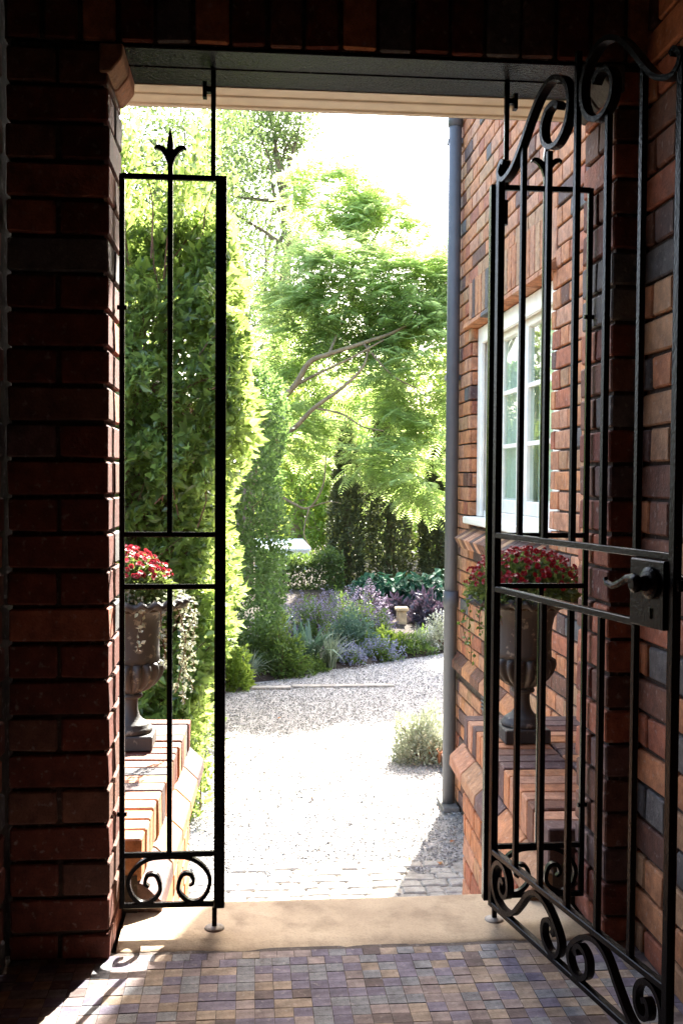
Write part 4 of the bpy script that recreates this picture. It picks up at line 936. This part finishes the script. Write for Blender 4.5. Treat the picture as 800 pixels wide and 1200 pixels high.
def fronds(C, D, per, size, mat, parent, droop=0.15):
    T, F = frond_template(); m = len(C)*per; pos = np.repeat(C, per, 0)+rng.normal(0, 0.05, (m, 3)); a = rng.uniform(0, 2*PI, m)
    d = np.stack([np.cos(a), np.sin(a), rng.normal(0.05, 0.38, m)], 1)+np.repeat(D, per, 0)*0.5; d = unit(d); up = np.array([[0, 0, 1.0]])+rng.normal(0, 0.25, (m, 3)); s = unit(np.cross(up, d)); w = np.cross(d, s)
    L = size*rng.uniform(0.6, 1.25, m); R = np.stack([d, s, w], 2)*L[:, None, None]
    V = np.einsum('nij,kj->nki', R, T)+pos[:, None, :]; Ff = (F[None]+(np.arange(m)*len(T))[:, None, None]).reshape(-1, 3)
    mesh_np('crown', V.reshape(-1, 3), Ff, mat, parent)['kind'] = 'stuff'
def blob(px, py, Y, rx, ry, rz):               # centre by sight line, radii in picture pixels / metres of depth
    c = at(px, py, Y); k = (Y-CAM[1])/FPX; return (c[0], c[1], c[2], rx*k, ry, rz*k)
def P(px, py, Y): return at(px, py, Y)
rng = np.random.default_rng(31)
# jacaranda
jb = [blob(430, 350, 12.5, 105, 0.55, 70), blob(385, 330, 12.9, 65, 0.5, 55), blob(490, 340, 12.3, 60, 0.5, 55), blob(500, 430, 12.0, 70, 0.5, 80), blob(420, 430, 12.8, 90, 0.4, 45), blob(490, 545, 11.6, 45, 0.4, 55), blob(395, 230, 14.5, 58, 0.6, 42), blob(450, 262, 14, 55, 0.6, 36),
      blob(345, 400, 13.2, 45, 0.5, 45), blob(560, 330, 13, 60, 0.6, 60), blob(430, 530, 11.8, 30, 0.35, 35), blob(345, 510, 12.6, 40, 0.4, 45)]
tb = P(286, 690, 12.2); tb[2] = GZ
jac = tree('jacaranda_tree', 'feathery bright green tree arching over the garden bed', tb, [tb, P(288, 600, 12.2), P(298, 530, 12.2), P(318, 478, 12.2)], 0.16, jb, 930, 7, 0.35, 0.3, 'leaf_jacaranda', 'bark', frond=True, limbs=0)
lm = MB(); bt = np.array(tb)
for pts, r0, r1 in (([(318, 478, 12.2), (345, 452, 12.0), (362, 425, 11.9), (385, 415, 11.8), (425, 402, 11.8), (470, 385, 11.9), (520, 350, 12.2)], 0.085, 0.03),
                    ([(345, 452, 12.0), (368, 440, 11.9), (410, 420, 11.7), (450, 398, 11.7)], 0.045, 0.02),
                    ([(300, 525, 12.1), (340, 505, 11.9), (368, 478, 11.7), (400, 455, 11.6), (425, 430, 11.6), (432, 405, 11.8)], 0.075, 0.02),
                    ([(368, 478, 11.7), (400, 485, 11.6), (425, 500, 11.5), (450, 505, 11.4)], 0.03, 0.012),
                    ([(296, 560, 12.1), (340, 588, 11.8), (362, 595, 11.7), (378, 570, 11.6), (382, 535, 11.6)], 0.04, 0.014), ([(362, 595, 11.7), (356, 625, 11.6), (366, 645, 11.6)], 0.022, 0.008), ([(362, 595, 11.7), (385, 588, 11.6), (400, 590, 11.5)], 0.02, 0.008),
                    ([(385, 415, 11.8), (400, 380, 12.4), (415, 340, 12.9), (420, 280, 13.8)], 0.04, 0.012), ([(425, 402, 11.8), (460, 440, 11.5), (500, 460, 11.4)], 0.03, 0.01)):
    c = smooth_curve([np.array(P(*q))-bt for q in pts], 6); lm.tube([tuple(q) for q in c], [0.55*(r0+(r1-r0)*i/(len(c)-1)) for i in range(len(c))], 9)
lm.build('arching_limbs', 'bark_pale', jac, smooth=True)
# conifers
def conifer(px, Y, top, w_px, label, n, seed):
    global rng
    rng = np.random.default_rng(seed); k = (Y-CAM[1])/FPX; b = P(px, 700, Y); z1 = P(px, top, Y)[2]; r = w_px*k/2
    p = empty('conifer', (float(b[0]), Y, GZ), label=label, cat='conifer', group='dark columnar conifers behind the bed'); H = z1-GZ
    MB().tube([(0, 0, -0.1), (0.02, 0, H*0.5), (0, 0, H*0.97)], [0.09, 0.06, 0.012], 8).build('trunk', 'bark', p, smooth=True)
    a = rng.uniform(0, 2*PI, n); h = rng.random(n)**0.9; prof = np.interp(h, [0, 0.06, 0.25, 0.6, 0.85, 1.0], [0.75, 0.95, 1.0, 0.85, 0.5, 0.05]); lump = 1+0.13*np.sin(a*4+h*17)+0.10*np.sin(a*7-h*31)
    rr = r*prof*lump*np.clip(1-np.abs(rng.normal(0, 0.22, n)), 0.1, 1.05); pos = np.stack([rr*np.cos(a), rr*np.sin(a), h*H], 1)
    d = np.stack([np.cos(a)*0.5, np.sin(a)*0.5, 0.6+0*a], 1)+rng.normal(0, 0.6, (n, 3))
    leaf_cards('crown', pos, d, np.stack([np.cos(a), np.sin(a), 0.2+0*a], 1)+rng.normal(0, 0.5, (n, 3)), rng.uniform(0.05, 0.12, n), rng.uniform(0.02, 0.045, n), 'leaf_conifer', p)['kind'] = 'stuff'
conifer(405, 13.9, 500, 42, 'slim dark conifer behind the violet shrubs', 9000, 41)
conifer(456, 14.2, 420, 56, 'widest dark conifer in the middle behind the teal plants', 14000, 42)
conifer(513, 14.0, 520, 46, 'dark conifer beside the downpipe behind the teal plants', 10000, 43)
# tall pale-limbed gum tree
rng = np.random.default_rng(51)
gb_ = P(318, 640, 21); gb_[2] = GZ
gum = tree('gum_tree', 'tall pale limbed tree with sparse foliage against the white sky', gb_, [gb_, P(322, 430, 21), P(332, 330, 21), P(338, 285, 21), P(334, 230, 21), P(322, 180, 21)], 0.14,
     [blob(300, 150, 21, 60, 1.5, 35), blob(340, 140, 21, 40, 1.2, 30), blob(275, 215, 21, 40, 1.2, 40), blob(340, 210, 20.5, 25, 0.8, 25), blob(355, 280, 20.5, 30, 0.8, 25), blob(330, 380, 20.5, 40, 1.2, 45)], 250, 44, 0.13, 0.26, 'leaf_gum', 'bark_pale', limbs=12, aspect=0.3)
lm = MB(); bt = np.array(gb_)
for pts, r0, r1 in (([(338, 285, 21), (332, 240, 21), (325, 205, 21), (322, 165, 21), (312, 120, 21)], 0.09, 0.03), ([(334, 268, 21), (320, 222, 20.8), (317, 190, 20.8), (305, 160, 20.8), (292, 120, 20.8)], 0.06, 0.02),
                    ([(340, 300, 21), (350, 285, 20.8), (370, 262, 20.7), (395, 250, 20.7)], 0.05, 0.015), ([(320, 180, 21), (330, 150, 21), (345, 125, 21)], 0.04, 0.012), ([(318, 200, 20.9), (300, 190, 20.7), (275, 175, 20.6)], 0.03, 0.01)):
    c = smooth_curve([np.array(P(*q))-bt for q in pts], 6); lm.tube([tuple(q) for q in c], [0.7*(r0+(r1-r0)*i/(len(c)-1)) for i in range(len(c))], 8)
lm.build('upper_limbs', 'bark_pale', gum, smooth=True)
# background trees
BG = 'trees beyond the garden'
def bgt(px, Y, label, blobs, mat, nclump, per, lsz, csz, seed, r0=0.18):
    global rng
    rng = np.random.default_rng(seed); b = P(px, 700, Y); b[2] = GZ; tree('garden_tree', label, b, [b, b+np.array([0.1, 0, 1.5]), np.array(blobs[0][:3])], r0, blobs, nclump, per, lsz, csz, mat, 'bark_pale', BG, limbs=8)
bgt(190, 17, 'light green spreading tree above the tall hedge', [blob(180, 165, 17, 60, 1.5, 50), blob(235, 230, 17, 40, 1.2, 45), blob(150, 240, 16.5, 40, 1.2, 60), blob(215, 300, 17, 60, 1.5, 60), blob(255, 160, 18, 30, 1, 25)], 'leaf_gum', 240, 60, 0.10, 0.28, 61)
bgt(345, 21, 'lime green tree glowing behind the low clipped hedge', [blob(350, 590, 21, 60, 1.5, 60), blob(330, 500, 21, 50, 1.5, 70), blob(385, 610, 21.5, 40, 1.2, 40)], 'leaf_lime', 200, 60, 0.13, 0.30, 62)
bgt(430, 22, 'leafy green tree behind the conifers', [blob(430, 560, 22, 70, 2, 80), blob(420, 470, 22, 60, 2, 50), blob(470, 620, 21, 60, 1.5, 40)], 'leaf_jacaranda', 200, 60, 0.15, 0.35, 63)
bgt(520, 20, 'leafy green tree showing between the third conifer and downpipe', [blob(530, 520, 20, 50, 1.5, 60), blob(510, 610, 20, 50, 1.5, 50), blob(560, 430, 20, 60, 1.6, 60)], 'leaf_lime', 170, 60, 0.14, 0.32, 64)
bgt(255, 26, 'distant pale green tree between the tall hedge and the gum tree', [blob(265, 330, 26, 60, 2, 80), blob(300, 420, 26, 45, 2, 70), blob(230, 250, 27, 40, 2, 50)], 'leaf_gum', 160, 50, 0.16, 0.4, 65)
bgt(300, 24, 'tall pale green tree rising right of the tall hedge behind the gum', [blob(312, 300, 24, 36, 1.4, 50), blob(300, 220, 24, 40, 1.4, 40), blob(335, 365, 24, 34, 1.2, 50), blob(280, 160, 24.5, 40, 1.4, 32), blob(345, 235, 24.5, 26, 1.0, 30)], 'leaf_gum', 150, 26, 0.15, 0.34, 66, 0.09)
# white house glimpsed through the leaves
q = P(352, 655, 16.5); wh = empty('white_house', (float(q[0]), 18.0, GZ), label='white house glimpsed under the branches above the low hedge', cat='house')
hz = float(P(352, 645, 16.5)[2])-GZ
MB().box(-1.9, 0.16, -1.5, 1.5, 0, hz).build('wall', 'white_wall', wh); MB().prism([(-1.94, hz+0.002), (0.19, hz+0.002), (0.19, hz+0.04), (-1.94, hz+0.04)], 'y', -1.54, 1.54).build('roof', 'white_wall', wh)
wz = hz-0.75
for k in range(2): w_ = MB().box(-0.17-k*0.50, 0.03-k*0.50, -1.52, -1.48, wz, wz+0.6).build('window', 'dark_glass', wh); MB().box(-0.08-k*0.50, -0.06-k*0.50, -1.54, -1.525, wz, wz+0.6).build('mullion', 'white_paint', w_)
# far woods closing the view
rng = np.random.default_rng(71)
n = 26000; x = rng.uniform(-26, 40, n); yy = rng.uniform(34, 44, n); hmax = 4.0+1.6*np.sin(x*0.5)+1.1*np.sin(x*1.3+2); z = GZ+rng.random(n)**0.8*hmax
o = leaf_cards('far_woods', np.stack([x, yy, z], 1), rdir(n), rdir(n, 0.5), rng.uniform(0.3, 0.6, n), rng.uniform(0.2, 0.4, n), 'leaf_gum')
tag(o, 'far mass of trees closing the view behind the garden', 'woods', kind='stuff')
